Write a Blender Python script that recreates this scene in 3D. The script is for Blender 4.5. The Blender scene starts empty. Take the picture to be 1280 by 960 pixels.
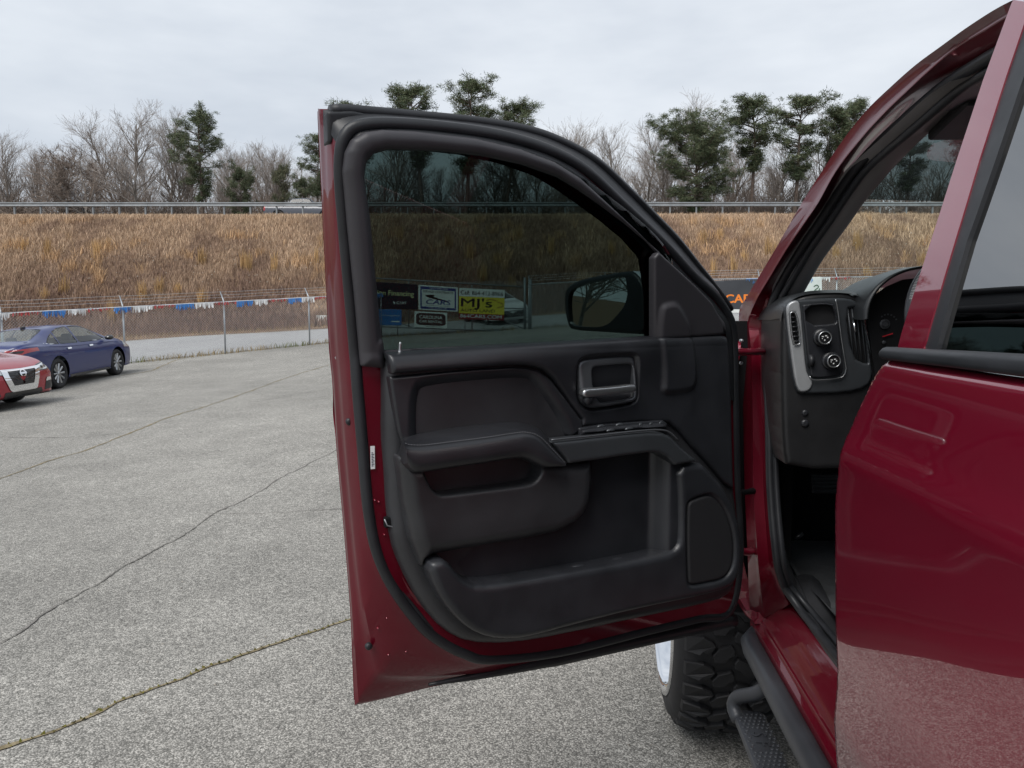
import bpy, bmesh, math, random
import numpy as np
from mathutils import Vector

SC = bpy.context.scene
COL = SC.collection
rnd = random.Random(7)
nrg = np.random.default_rng(11)

# ------------------------------------------------------------------ camera, sky, sun, exposure
EYE = 1.57
FPX, PCX, PCY = 950.0, 640.0, 480.0          # focal length and centre in photograph pixels (1280 x 960)
PITCH = math.atan((480 - 397) / FPX)          # looking slightly down
YAW = math.atan(80 / FPX * math.cos(PITCH))   # turned slightly left of the truck's own axis
cam_d = bpy.data.cameras.new('camera')
cam = bpy.data.objects.new('camera', cam_d)
COL.objects.link(cam)
cam.location = (0, 0, EYE)
cam.rotation_euler = (math.pi / 2 - PITCH, 0, YAW)
cam_d.sensor_width = 36.0
cam_d.lens = 36.0 * FPX / 1280
cam_d.clip_start = 0.05
cam_d.clip_end = 3000
SC.camera = cam

SUN_EL, SUN_AZ = math.radians(52), math.radians(-150)
world = bpy.data.worlds.new('World')
SC.world = world
world.use_nodes = True
wn, wl = world.node_tree.nodes, world.node_tree.links
wn.clear()
w_out = wn.new('ShaderNodeOutputWorld')
w_bg = wn.new('ShaderNodeBackground')
w_sky = wn.new('ShaderNodeTexSky')
w_sky.sky_type = 'NISHITA'
w_sky.sun_disc = False
w_sky.sun_elevation = SUN_EL
w_sky.sun_rotation = math.pi + SUN_AZ
w_sky.dust_density = 4.0
w_sky.air_density = 1.0
w_tc = wn.new('ShaderNodeTexCoord')
w_map = wn.new('ShaderNodeMapping')
w_map.inputs['Scale'].default_value = (1.0, 1.0, 3.2)
w_n1 = wn.new('ShaderNodeTexNoise')
w_n1.inputs['Scale'].default_value = 2.3
w_n1.inputs['Detail'].default_value = 5
w_n1.inputs['Roughness'].default_value = 0.55
w_ramp = wn.new('ShaderNodeValToRGB')
w_ramp.color_ramp.elements[0].position = 0.30
w_ramp.color_ramp.elements[0].color = (5.5, 6.1, 6.95, 1)
w_ramp.color_ramp.elements[1].position = 0.68
w_ramp.color_ramp.elements[1].color = (8.1, 8.6, 9.2, 1)
w_mix = wn.new('ShaderNodeMixRGB')
w_mix.inputs['Fac'].default_value = 0.93       # nearly full cloud cover over the clear sky
wl.new(w_tc.outputs['Generated'], w_map.inputs['Vector'])
wl.new(w_map.outputs['Vector'], w_n1.inputs['Vector'])
wl.new(w_n1.outputs['Fac'], w_ramp.inputs['Fac'])
wl.new(w_sky.outputs['Color'], w_mix.inputs['Color1'])
wl.new(w_ramp.outputs['Color'], w_mix.inputs['Color2'])
wl.new(w_mix.outputs['Color'], w_bg.inputs['Color'])
w_bg.inputs["Strength"].default_value = 0.0555
wl.new(w_bg.outputs['Background'], w_out.inputs['Surface'])

sun_d = bpy.data.lights.new('sun', 'SUN')
sun_d.energy = 1.5
sun_d.angle = math.radians(35)
sun_d.color = (1.0, 0.97, 0.93)
sun = bpy.data.objects.new('sun', sun_d)
COL.objects.link(sun)
_sd = Vector((math.sin(SUN_AZ) * math.cos(SUN_EL), math.cos(SUN_AZ) * math.cos(SUN_EL), math.sin(SUN_EL)))
sun.rotation_euler = (-_sd).to_track_quat('-Z', 'Y').to_euler()

SC.view_settings.view_transform = 'Standard'
SC.view_settings.look = 'None'
SC.view_settings.exposure = 0.92
SC.view_settings.gamma = 1.0
SC.view_settings.use_curve_mapping = False
SC.render.engine = 'CYCLES'
SC.cycles.max_bounces = 8
SC.cycles.transparent_max_bounces = 24
SC.cycles.glossy_bounces = 4
SC.cycles.use_denoising = True
SC.cycles.caustics_reflective = False
SC.cycles.caustics_refractive = False

# ------------------------------------------------------------------ measuring helpers
_cy, _sy, _cp, _sp = math.cos(YAW), math.sin(YAW), math.cos(PITCH), math.sin(PITCH)
FWD = np.array([-_sy * _cp, _cy * _cp, -_sp])
RGT = np.array([_cy, _sy, 0.0])
UPV = np.cross(RGT, FWD)
EYEP = np.array([0, 0, EYE])

def ray(x, y):
    return FWD + RGT * ((x - PCX) / FPX) + UPV * ((PCY - y) / FPX)
def atY(x, y, Y):
    d = ray(x, y); return EYEP + d * (Y / d[1])
def atX(x, y, X):
    d = ray(x, y); return EYEP + d * (X / d[0])

def sstep(a, b, x):
    t = np.clip((np.asarray(x, float) - a) / (b - a), 0, 1)
    return t * t * (3 - 2 * t)

HILL0, HILL1, HILLZ, SKEW = 39.6, 56.6, 9.10, 0.083   # the crest runs square to the view
def ground(X, Y):
    X = np.asarray(X, float); Y = np.asarray(Y, float)
    xe = np.where(X < 0, 40 * np.tanh(X / 40), 6 * np.tanh(X / 30))
    Yq = Y - SKEW * X
    ye = np.clip(Y, 0, HILL0 + SKEW * X)
    p = 0.043 * ye + 0.055 * xe - 0.12 + 0.035 * np.clip(ye - 30, 0, None)
    d = np.hypot(X - 1.2, Y - 1.2)
    p = p * sstep(3.0, 9.0, d)
    t = np.clip((Yq - HILL0) / (HILL1 - HILL0), 0, 1)
    t = t - 0.06 * np.sin(t * 2 * np.pi)
    return p * (1 - t) + HILLZ * t - 0.5 * sstep(HILL1 + 1.2, HILL1 + 3.5, Yq)
def onground(x, y):
    d = ray(x, y); lo, hi = 0.5, 90.0
    f = lambda t: EYE + d[2] * t - float(ground(d[0] * t, d[1] * t))
    for k in range(60):
        m = 0.5 * (lo + hi)
        if f(m) > 0: lo = m
        else: hi = m
    return EYEP + d * lo

# ------------------------------------------------------------------ mesh helpers
def mesh(name, V, Fc, m=None, smooth=True):
    me = bpy.data.meshes.new(name)
    me.from_pydata([tuple(map(float, v)) for v in V], [], [tuple(map(int, f)) for f in Fc])
    if m is not None: me.materials.append(m)
    if smooth:
        me.polygons.foreach_set('use_smooth', [True] * len(me.polygons))
    me.update()
    return me
def link(name, me, parent=None):
    o = bpy.data.objects.new(name, me)
    COL.objects.link(o)
    if parent is not None: o.parent = parent
    return o
def tag(o, label=None, cat=None, group=None, kind=None):
    if label: o['label'] = label
    if cat: o['category'] = cat
    if group: o['group'] = group
    if kind: o['kind'] = kind
    return o
def empty(name, loc=(0, 0, 0), rz=0.0):
    o = bpy.data.objects.new(name, None)
    o.empty_display_size = 0.2
    COL.objects.link(o)
    o.location = tuple(map(float, loc)); o.rotation_euler = (0, 0, rz)
    return o
def copy_tree(o, parent=None):
    c = o.copy(); COL.objects.link(c)
    if parent is not None: c.parent = parent
    for ch in list(o.children): copy_tree(ch, c)
    return c

class MB:
    def __init__(s): s.V = []; s.F = []
    def add(s, V, Fc):
        k = len(s.V)
        s.V.extend([tuple(map(float, v)) for v in V])
        s.F.extend([tuple(int(i) + k for i in f) for f in Fc])
        return s
    def box(s, lo, hi, M=None):
        x0, y0, z0 = lo; x1, y1, z1 = hi
        V = [(x0,y0,z0),(x1,y0,z0),(x1,y1,z0),(x0,y1,z0),(x0,y0,z1),(x1,y0,z1),(x1,y1,z1),(x0,y1,z1)]
        if M is not None: V = [M(v) for v in V]
        return s.add(V, [(0,3,2,1),(4,5,6,7),(0,1,5,4),(1,2,6,5),(2,3,7,6),(3,0,4,7)])
    def tube(s, pts, r, n=8, caps=True, closed=False, flat=1.0, upv=None):
        P = [Vector(tuple(map(float, p))) for p in pts]
        m = len(P); R = r if hasattr(r, '__len__') else [r] * m
        V = []; Fc = []; nn = None
        for i in range(m):
            if closed: t = (P[(i+1) % m] - P[i-1])
            else: t = P[min(i+1, m-1)] - P[max(i-1, 0)]
            if t.length < 1e-9: t = Vector((0, 0, 1))
            t.normalize()
            if upv is not None: nn = Vector(upv) - t * t.dot(Vector(upv))
            elif nn is None:
                a = Vector((0, 0, 1)) if abs(t.z) < 0.9 else Vector((1, 0, 0))
                nn = a - t * t.dot(a)
            else: nn = nn - t * t.dot(nn)
            if nn.length < 1e-9: nn = t.orthogonal()
            nn = nn.normalized(); b = t.cross(nn)
            for k in range(n):
                a = 2 * math.pi * k / n
                V.append(P[i] + (nn * math.cos(a) * flat + b * math.sin(a)) * R[i])
        for i in range(m if closed else m - 1):
            j = (i + 1) % m
            for k in range(n):
                q = (k + 1) % n
                Fc.append((i*n+k, i*n+q, j*n+q, j*n+k))
        if caps and not closed:
            Fc.append(tuple(range(n-1, -1, -1))); Fc.append(tuple((m-1)*n + k for k in range(n)))
        return s.add(V, Fc)
    def loft(s, rows, closed=False):
        rows = [np.asarray(r, float) for r in rows]
        n = len(rows[0]); V = np.concatenate(rows); Fc = []
        for i in range(len(rows) - 1):
            for k in range(n if closed else n - 1):
                q = (k + 1) % n
                Fc.append((i*n+k, i*n+q, (i+1)*n+q, (i+1)*n+k))
        return s.add(V, Fc)
    def lathe(s, prof, n=32, M=None, closed=False):
        V = []; Fc = []; m = len(prof)
        for k in range(n):
            a = 2 * math.pi * k / n
            for (r, h) in prof:
                v = (r * math.cos(a), r * math.sin(a), h); V.append(M(v) if M else v)
        for k in range(n):
            q = (k + 1) % n
            for i in range(m if closed else m - 1):
                j = (i + 1) % m
                Fc.append((k*m+i, q*m+i, q*m+j, k*m+j))
        return s.add(V, Fc)
    def build(s, name, m, parent=None, smooth=False, bevel=0.0, seg=2, auto=None):
        me = mesh(name, s.V, s.F, m, smooth)
        o = link(name, me, parent)
        if bevel:
            bv = o.modifiers.new('bevel', 'BEVEL'); bv.width = bevel; bv.segments = seg; bv.limit_method = 'ANGLE'
            bv.angle_limit = math.radians(40)
        if auto is not None:
            me.polygons.foreach_set('use_smooth', [True] * len(me.polygons))
            me.set_sharp_from_angle(angle=math.radians(auto))
        return o

def catmull(pts, n, closed=False):
    """resample a polyline as a smooth curve of n points, even in arc length"""
    P = np.asarray(pts, float); m = len(P)
    out = []
    segs = m if closed else m - 1
    for i in range(segs):
        p1, p2 = P[i], P[(i+1) % m]
        p0 = P[i-1] if (closed or i > 0) else p1
        p3 = P[(i+2) % m] if (closed or i + 2 < m) else p2
        t = np.linspace(0, 1, 12, endpoint=False)[:, None]
        c = 0.5 * (2*p1 + (p2-p0)*t + (2*p0-5*p1+4*p2-p3)*t**2 + (3*p1-p0-3*p2+p3)*t**3)
        out.append(c)
    out.append((P[0] if closed else P[-1])[None])
    C = np.concatenate(out)
    L = np.concatenate([[0], np.cumsum(np.linalg.norm(np.diff(C, axis=0), axis=1))])
    s = np.linspace(0, L[-1], n + 1)[:-1] if closed else np.linspace(0, L[-1], n)
    return np.stack([np.interp(s, L, C[:, k]) for k in range(C.shape[1])], 1)

def chaikin(poly, it=2, keep=0.25):
    P = np.asarray(poly, float)
    for _ in range(it):
        Q = np.roll(P, -1, 0)
        P = np.stack([P*(1-keep)+Q*keep, P*keep+Q*(1-keep)], 1).reshape(-1, P.shape[1])
    return P

def sdf_poly(poly, U, V):
    """signed distance, positive inside"""
    P = np.asarray(poly, float)
    d2 = np.full(U.shape, 1e9); ins = np.zeros(U.shape, bool)
    n = len(P)
    for i in range(n):
        ax, ay = P[i]; bx, by = P[(i+1) % n]
        ex, ey = bx-ax, by-ay
        L = ex*ex+ey*ey
        if L < 1e-14: continue
        wx, wy = U-ax, V-ay
        t = np.clip((wx*ex+wy*ey)/L, 0, 1)
        d2 = np.minimum(d2, (wx-ex*t)**2+(wy-ey*t)**2)
        if abs(ey) > 1e-12:
            c = ((ay <= V) != (by <= V)) & (U < ax + (V-ay)/ey*ex)
            ins ^= c
    d = np.sqrt(d2)
    return np.where(ins, d, -d)

def rnd_edge(d, r):
    """drop of a rounded edge of radius r at distance d inside the outline"""
    q = 1 - np.clip(d / r, 0, 1)
    return -r * (1 - np.sqrt(np.clip(1 - q*q, 0, 1)))

def clip_grid(P, f, skirt=None, UV=None, fn=None):
    """the part of the grid surface P (n,m,3) where f > 0; skirt = vector (or function) that extrudes the cut rim"""
    n, m = f.shape
    ins = f > 0
    idx = -np.ones((n, m), int)
    V = list(P[ins]); idx[ins] = np.arange(len(V))
    c = ins[:-1, :-1].astype(int) + ins[1:, :-1] + ins[1:, 1:] + ins[:-1, 1:]
    I, J = np.where(c == 4)
    Fc = [tuple(q) for q in np.stack([idx[I, J], idx[I+1, J], idx[I+1, J+1], idx[I, J+1]], 1).tolist()]
    cache = {}
    rim = []; cut = []
    I, J = np.where((c > 0) & (c < 4))
    for i, j in zip(I.tolist(), J.tolist()):
        cs = [(i, j), (i+1, j), (i+1, j+1), (i, j+1)]
        poly = []; cr = []
        for k in range(4):
            a, b = cs[k], cs[(k+1) % 4]
            fa, fb = f[a], f[b]
            if fa > 0: poly.append(idx[a])
            if (fa > 0) != (fb > 0):
                key = (a, b) if a < b else (b, a)
                if key not in cache:
                    t = fa / (fa - fb)
                    cache[key] = len(V); V.append(P[a] + (P[b] - P[a]) * t)
                    if fn is not None: cut.append((len(V)-1, UV[0][a]+(UV[0][b]-UV[0][a])*t, UV[1][a]+(UV[1][b]-UV[1][a])*t))
                poly.append(cache[key]); cr.append((cache[key], fa > 0))
        if len(poly) >= 3: Fc.append(tuple(poly))
        if len(cr) == 2:
            a, b = cr
            rim.append((a[0], b[0]) if a[1] else (b[0], a[0]))
    if cut:                                       # put the cut vertices exactly on the surface
        W = fn(np.array([c_[1] for c_ in cut]), np.array([c_[2] for c_ in cut]))
        for c_, w in zip(cut, W): V[c_[0]] = w
    # outer borders of the grid itself
    def bord(a, b):
        if ins[a] and ins[b]: rim.append((idx[a], idx[b]))
    if skirt is not None:
        for i in range(n-1):
            bord((i+1, 0), (i, 0)); bord((i, m-1), (i+1, m-1))
        for j in range(m-1):
            bord((0, j), (0, j+1)); bord((n-1, j+1), (n-1, j))
        low = {}
        sk = np.asarray(skirt, float)
        def dn(k):
            if k not in low: low[k] = len(V); V.append(V[k] + sk)
            return low[k]
        for a, b in rim:
            Fc.append((b, a, dn(a), dn(b)))
    return V, Fc

class Frame:
    """a flat working plane: u along U, v along V, n toward the viewer; lean(v) tilts its upper part"""
    def __init__(s, O, U, V, lean=None):
        s.O, s.U, s.V = [np.asarray(a, float) for a in (O, U, V)]
        s.N = np.cross(s.U, s.V); s.lean = lean
    def to(s, u, v, n):
        u, v, n = np.broadcast_arrays(np.asarray(u, float), np.asarray(v, float), np.asarray(n, float))
        if s.lean: n = n + s.lean(v)
        return s.O + u[..., None]*s.U + v[..., None]*s.V + n[..., None]*s.N
    def px(s, x, y, n=0.0):
        d = ray(x, y); off = n
        for _ in range(12):
            t = ((s.O + s.N*off - EYEP) @ s.N) / (d @ s.N)
            q = EYEP + d*t - s.O
            u, v = q @ s.U, q @ s.V
            if not s.lean: break
            off = n + float(s.lean(v))
        return u, v
    def poly(s, pts, n=0.0): return np.array([s.px(x, y, n) for x, y in pts])

def relief(name, fr, sdf, h, bb, res, m, parent, skirt=0.02):
    """a moulded panel: where sdf(u,v) > 0, standing h(u,v,d) proud of the frame's plane"""
    u = np.arange(bb[0]-res, bb[1]+2*res, res); v = np.arange(bb[2]-res, bb[3]+2*res, res)
    Ug, Vg = np.meshgrid(u, v, indexing='ij')
    d = sdf(Ug, Vg)
    P = fr.to(Ug, Vg, h(Ug, Vg, d))
    V, Fc = clip_grid(P, d, None if skirt is None else -fr.N*skirt, (Ug, Vg), lambda u, v: fr.to(u, v, h(u, v, np.maximum(sdf(u, v), 0))))
    o = link(name, mesh(name, V, Fc, m), parent)
    o.data.set_sharp_from_angle(angle=math.radians(72))
    return o
def bbox(*polys):
    A = np.concatenate(polys); return A[:,0].min(), A[:,0].max(), A[:,1].min(), A[:,1].max()

def text(name, body, m, fr, u, v, n, size, parent, align='CENTER', width=None, bold=0.0, thick=0.001, shear=0.0):
    """lettering as a thin mesh in the plane of a frame; width fits the line to that many metres"""
    cu = bpy.data.curves.new('lettering', 'FONT')
    cu.body = body; cu.size = size; cu.align_x = align; cu.align_y = 'CENTER'; cu.shear = shear
    cu.resolution_u = 3
    ob = bpy.data.objects.new('lettering', cu); COL.objects.link(ob)
    dg = bpy.context.evaluated_depsgraph_get()
    me = bpy.data.meshes.new_from_object(ob.evaluated_get(dg))
    bpy.data.objects.remove(ob); bpy.data.curves.remove(cu)
    co = np.array([q.co[:] for q in me.vertices]).reshape(-1, 3)
    if width and len(co):
        w = co[:,0].max() - co[:,0].min(); k = width / w
        co[:,0] *= k
    W = fr.to(u + co[:,0], v + co[:,1], np.full(len(co), n))
    for q, p in zip(me.vertices, W): q.co = p
    me.materials.clear(); me.materials.append(m); me.update()
    if bold:                                     # heavier strokes: the same glyphs laid twice, a hair apart
        V0 = [q.co.copy() for q in me.vertices]; F0 = [tuple(q.vertices) for q in me.polygons]; k = len(V0); V = []; F1 = []
        for i, (a, b) in enumerate(((-1, 0), (1, 0), (0, -0.6), (0, 0.6))):
            V += [v + Vector(fr.U)*(a*bold) + Vector(fr.V)*(b*bold) + Vector(fr.N)*(0.0005*i) for v in V0]; F1 += [tuple(j+k*i for j in f) for f in F0]
        bpy.data.meshes.remove(me); me = mesh(name, V, F1, m, False)
    return link(name, me, parent)

# ------------------------------------------------------------------ materials
MAT = {}
def mat(name, col=(0.5,0.5,0.5), rough=0.5, metal=0.0, coat=0.0, coat_rough=0.03, spec=0.5, bump=None, var=None, ior=None, sheen=0.0):
    """bump = (scale, strength, distance); var = (scale, amount) breaks the colour up"""
    m = bpy.data.materials.new(name); m.use_nodes = True
    nt = m.node_tree; b = nt.nodes['Principled BSDF']
    b.inputs['Base Color'].default_value = (*col, 1)
    b.inputs['Roughness'].default_value = rough
    b.inputs['Metallic'].default_value = metal
    b.inputs['Coat Weight'].default_value = coat
    b.inputs['Coat Roughness'].default_value = coat_rough
    b.inputs['Specular IOR Level'].default_value = spec
    if ior: b.inputs['Coat IOR'].default_value = ior
    if sheen: b.inputs['Sheen Weight'].default_value = sheen
    tc = nt.nodes.new('ShaderNodeTexCoord')
    if var:
        nz = nt.nodes.new('ShaderNodeTexNoise'); nz.inputs['Scale'].default_value = var[0]; nz.inputs['Detail'].default_value = 6
        nt.links.new(tc.outputs['Object'], nz.inputs['Vector'])
        mr = nt.nodes.new('ShaderNodeMapRange'); mr.inputs['From Min'].default_value = 0.3; mr.inputs['From Max'].default_value = 0.7
        mr.inputs['To Min'].default_value = 1 - var[1]; mr.inputs['To Max'].default_value = 1 + var[1]
        nt.links.new(nz.outputs['Fac'], mr.inputs['Value'])
        mx = nt.nodes.new('ShaderNodeMixRGB'); mx.blend_type = 'MULTIPLY'; mx.inputs['Fac'].default_value = 1
        mx.inputs['Color1'].default_value = (*col, 1)
        nt.links.new(mr.outputs['Result'], mx.inputs['Color2'])
        nt.links.new(mx.outputs['Color'], b.inputs['Base Color'])
        mr2 = nt.nodes.new('ShaderNodeMapRange'); mr2.inputs['From Min'].default_value = 0.3; mr2.inputs['From Max'].default_value = 0.7
        mr2.inputs['To Min'].default_value = max(0.02, rough*0.85); mr2.inputs['To Max'].default_value = min(1, rough*1.15)
        nt.links.new(nz.outputs['Fac'], mr2.inputs['Value']); nt.links.new(mr2.outputs['Result'], b.inputs['Roughness'])
    if bump:
        nb = nt.nodes.new('ShaderNodeTexNoise'); nb.inputs['Scale'].default_value = bump[0]; nb.inputs['Detail'].default_value = 3
        nt.links.new(tc.outputs['Object'], nb.inputs['Vector'])
        bp = nt.nodes.new('ShaderNodeBump'); bp.inputs['Strength'].default_value = bump[1]; bp.inputs['Distance'].default_value = bump[2]
        nt.links.new(nb.outputs['Fac'], bp.inputs['Height']); nt.links.new(bp.outputs['Normal'], b.inputs['Normal'])
    MAT[name] = m
    return m
def attr_mat(name, attr, rough=0.9, mul=1.0):
    m = mat(name, rough=rough, spec=0.2); nt = m.node_tree
    a = nt.nodes.new('ShaderNodeAttribute'); a.attribute_name = attr
    nt.links.new(a.outputs['Color'], nt.nodes['Principled BSDF'].inputs['Base Color'])
    return m
def tint_glass(name, tint, refl=0.5, rough=0.0):
    """car glass: coloured clear film with a mirror-like surface reflection"""
    m = bpy.data.materials.new(name); m.use_nodes = True; nt = m.node_tree; nt.nodes.clear()
    o = nt.nodes.new('ShaderNodeOutputMaterial'); mx = nt.nodes.new('ShaderNodeMixShader')
    t = nt.nodes.new('ShaderNodeBsdfTransparent'); g = nt.nodes.new('ShaderNodeBsdfGlossy'); f = nt.nodes.new('ShaderNodeFresnel')
    t.inputs['Color'].default_value = (*tint, 1); g.inputs['Roughness'].default_value = rough; g.inputs['Color'].default_value = (1, 1, 1, 1)
    ge = nt.nodes.new('ShaderNodeNewGeometry'); mr = nt.nodes.new('ShaderNodeMapRange')   # same reflection from either side of the pane
    mr.inputs['To Min'].default_value = 1.0 + refl; mr.inputs['To Max'].default_value = 1/(1.0 + refl)
    nt.links.new(ge.outputs['Backfacing'], mr.inputs['Value']); nt.links.new(mr.outputs['Result'], f.inputs['IOR'])
    nt.links.new(f.outputs['Fac'], mx.inputs['Fac']); nt.links.new(t.outputs[0], mx.inputs[1]); nt.links.new(g.outputs[0], mx.inputs[2])
    nt.links.new(mx.outputs[0], o.inputs['Surface'])
    MAT[name] = m
    return m

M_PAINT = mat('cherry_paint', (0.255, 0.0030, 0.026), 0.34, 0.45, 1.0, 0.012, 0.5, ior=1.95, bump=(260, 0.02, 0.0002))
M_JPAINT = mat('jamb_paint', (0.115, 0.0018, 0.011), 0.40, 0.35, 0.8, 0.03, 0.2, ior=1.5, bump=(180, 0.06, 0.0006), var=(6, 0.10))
M_PLAST = mat('black_plastic', (0.0190, 0.0200, 0.0235), 0.34, spec=0.5, bump=(650, 0.45, 0.0009), var=(11, 0.24))
M_DASH = mat('dash_plastic', (0.011, 0.011, 0.012), 0.45, spec=0.5, bump=(900, 0.25, 0.0006), var=(9, 0.10))
M_PLAST2 = mat('charcoal_plastic', (0.0265, 0.0272, 0.0300), 0.38, spec=0.5, bump=(650, 0.45, 0.0009), var=(8, 0.26))
M_FRAMEPL = mat('frame_plastic', (0.040, 0.038, 0.043), 0.48, spec=0.4, bump=(700, 0.2, 0.0005), var=(8, 0.08))
M_PILLAR = mat('pillar_trim_plastic', (0.30, 0.285, 0.29), 0.55, spec=0.4, bump=(700, 0.2, 0.0005), var=(8, 0.06))
M_LEATHER = mat('leatherette', (0.0195, 0.0202, 0.0235), 0.34, spec=0.5, bump=(420, 0.35, 0.0009), var=(14, 0.12))
M_RUBBER = mat('rubber', (0.016, 0.017, 0.020), 0.48, spec=0.45, var=(18, 0.15))
M_DARK = mat('dark_void', (0.006, 0.006, 0.007), 0.8, spec=0.2)
M_GRILLE = mat('speaker_mesh', (0.012, 0.012, 0.014), 0.6, bump=(1600, 0.6, 0.001))
M_SATIN = mat('satin_grey', (0.11, 0.115, 0.125), 0.34, 0.55, spec=0.5, var=(20, 0.06))
M_SATINL = mat('satin_light', (0.36, 0.37, 0.38), 0.33, 0.35, spec=0.5, var=(20, 0.06))
M_SATINDK = mat('satin_dark', (0.055, 0.06, 0.066), 0.36, 0.4, spec=0.5, var=(12, 0.08))
M_CHROME = mat('chrome', (0.82, 0.83, 0.85), 0.06, 1.0)
M_SILVER = mat('silver_trim', (0.42, 0.43, 0.44), 0.28, 0.9)
M_STITCH = mat('stitching', (0.16, 0.16, 0.17), 0.8)
M_STEP = mat('step_coating', (0.040, 0.043, 0.050), 0.42, 0.1, spec=0.5, bump=(500, 0.15, 0.0006), var=(11, 0.12))
M_TYRE = mat('tyre_rubber', (0.017, 0.017, 0.0185), 0.62, spec=0.4, bump=(240, 0.3, 0.0012), var=(16, 0.25))
M_WHITE = mat('white_print', (0.75, 0.75, 0.75), 0.6)
M_STEEL = mat('galvanised', (0.36, 0.38, 0.40), 0.42, 0.6, var=(5, 0.15))
M_RAIL = mat('weathered_rail', (0.25, 0.265, 0.275), 0.55, 0.4, var=(2, 0.2))
M_GLASS_D = tint_glass('tinted_door_glass', (0.255, 0.310, 0.303), 0.24)
M_GLASS_W = tint_glass('windscreen_glass', (0.86, 0.93, 0.91), 0.30)
M_GLASS_R = tint_glass('dark_rear_glass', (0.10, 0.115, 0.115), 2.0)
M_GLASS_C = tint_glass('car_glass', (0.80, 0.90, 0.88), 0.5)
M_GLASS_V = tint_glass('van_glass', (0.22, 0.25, 0.25), 0.45)
M_MIRROR = mat('mirror_glass', (0.75, 0.8, 0.78), 0.0, 1.0)
# ------------------------------------------------------------------ ground, roads, hill
def asphalt(name, lo, hi, pebble, patch, bump=0.5):
    m = mat(name, rough=0.88, spec=0.35); nt = m.node_tree; L = nt.links
    b = nt.nodes['Principled BSDF']; tc = nt.nodes.new('ShaderNodeTexCoord')
    def noise(sc, det=4, rg=0.55):
        q = nt.nodes.new('ShaderNodeTexNoise'); q.inputs['Scale'].default_value = sc; q.inputs['Detail'].default_value = det
        q.inputs['Roughness'].default_value = rg; L.new(tc.outputs['Object'], q.inputs['Vector']); return q
    vo = nt.nodes.new('ShaderNodeTexVoronoi'); vo.inputs['Scale'].default_value = pebble; L.new(tc.outputs['Object'], vo.inputs['Vector'])
    sep = nt.nodes.new('ShaderNodeSeparateColor'); L.new(vo.outputs['Color'], sep.inputs['Color'])
    rp = nt.nodes.new('ShaderNodeValToRGB'); e = rp.color_ramp.elements
    e[0].position = 0.15; e[0].color = (*lo, 1); e[1].position = 0.95; e[1].color = (*hi, 1)
    mid = e.new(0.5); mid.color = tuple(0.62*a+0.38*c for a, c in zip(lo, hi)) + (1,)
    L.new(sep.outputs['Red'], rp.inputs['Fac'])
    # dark binder between the stones
    d = nt.nodes.new('ShaderNodeMapRange'); d.inputs['From Min'].default_value = 0.35; d.inputs['From Max'].default_value = 0.75
    d.inputs['To Min'].default_value = 1.0; d.inputs['To Max'].default_value = 0.45; L.new(vo.outputs['Distance'], d.inputs['Value'])
    cur = None
    n1, n2, n3 = noise(0.35), noise(2.2, 6, 0.65), noise(26, 3)
    prev = rp.outputs['Color']
    for q, a in ((d.outputs['Result'], None), (n1.outputs['Fac'], patch), (n2.outputs['Fac'], patch*0.8), (n3.outputs['Fac'], 0.25)):
        mx = nt.nodes.new('ShaderNodeMixRGB'); mx.blend_type = 'MULTIPLY'; mx.inputs['Fac'].default_value = 1
        if a is not None:
            mr = nt.nodes.new('ShaderNodeMapRange'); mr.inputs['From Min'].default_value = 0.3; mr.inputs['From Max'].default_value = 0.7
            mr.inputs['To Min'].default_value = 1-a; mr.inputs['To Max'].default_value = 1+a*0.6; L.new(q, mr.inputs['Value']); q = mr.outputs['Result']
        L.new(prev, mx.inputs['Color1']); L.new(q, mx.inputs['Color2']); prev = mx.outputs['Color']
    for sc_, lo_, hi_, amt in ((0.55, 0.62, 0.74, 0.18), (3.1, 0.70, 0.76, 0.30)):      # drips and stains with edges of their own
        q = noise(sc_, 5, 0.6); mr = nt.nodes.new('ShaderNodeMapRange'); mr.inputs['From Min'].default_value = lo_; mr.inputs['From Max'].default_value = hi_
        mr.inputs['To Min'].default_value = 1.0; mr.inputs['To Max'].default_value = 1-amt; L.new(q.outputs['Fac'], mr.inputs['Value'])
        mx = nt.nodes.new('ShaderNodeMixRGB'); mx.blend_type = 'MULTIPLY'; mx.inputs['Fac'].default_value = 1
        L.new(prev, mx.inputs['Color1']); L.new(mr.outputs['Result'], mx.inputs['Color2']); prev = mx.outputs['Color']
    L.new(prev, b.inputs['Base Color'])
    bp = nt.nodes.new('ShaderNodeBump'); bp.inputs['Strength'].default_value = bump; bp.inputs['Distance'].default_value = 0.006; bp.invert = True
    L.new(vo.outputs['Distance'], bp.inputs['Height']); L.new(bp.outputs['Normal'], b.inputs['Normal'])
    return m
M_LOT = asphalt('worn_asphalt', (0.235, 0.227, 0.206), (0.60, 0.575, 0.525), 160, 0.20)
M_ROAD = asphalt('service_road_asphalt', (0.37, 0.37, 0.37), (0.52, 0.52, 0.515), 60, 0.10, 0.2)
M_HWY = asphalt('highway_asphalt', (0.12, 0.12, 0.12), (0.2, 0.2, 0.2), 40, 0.1, 0.2)
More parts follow.
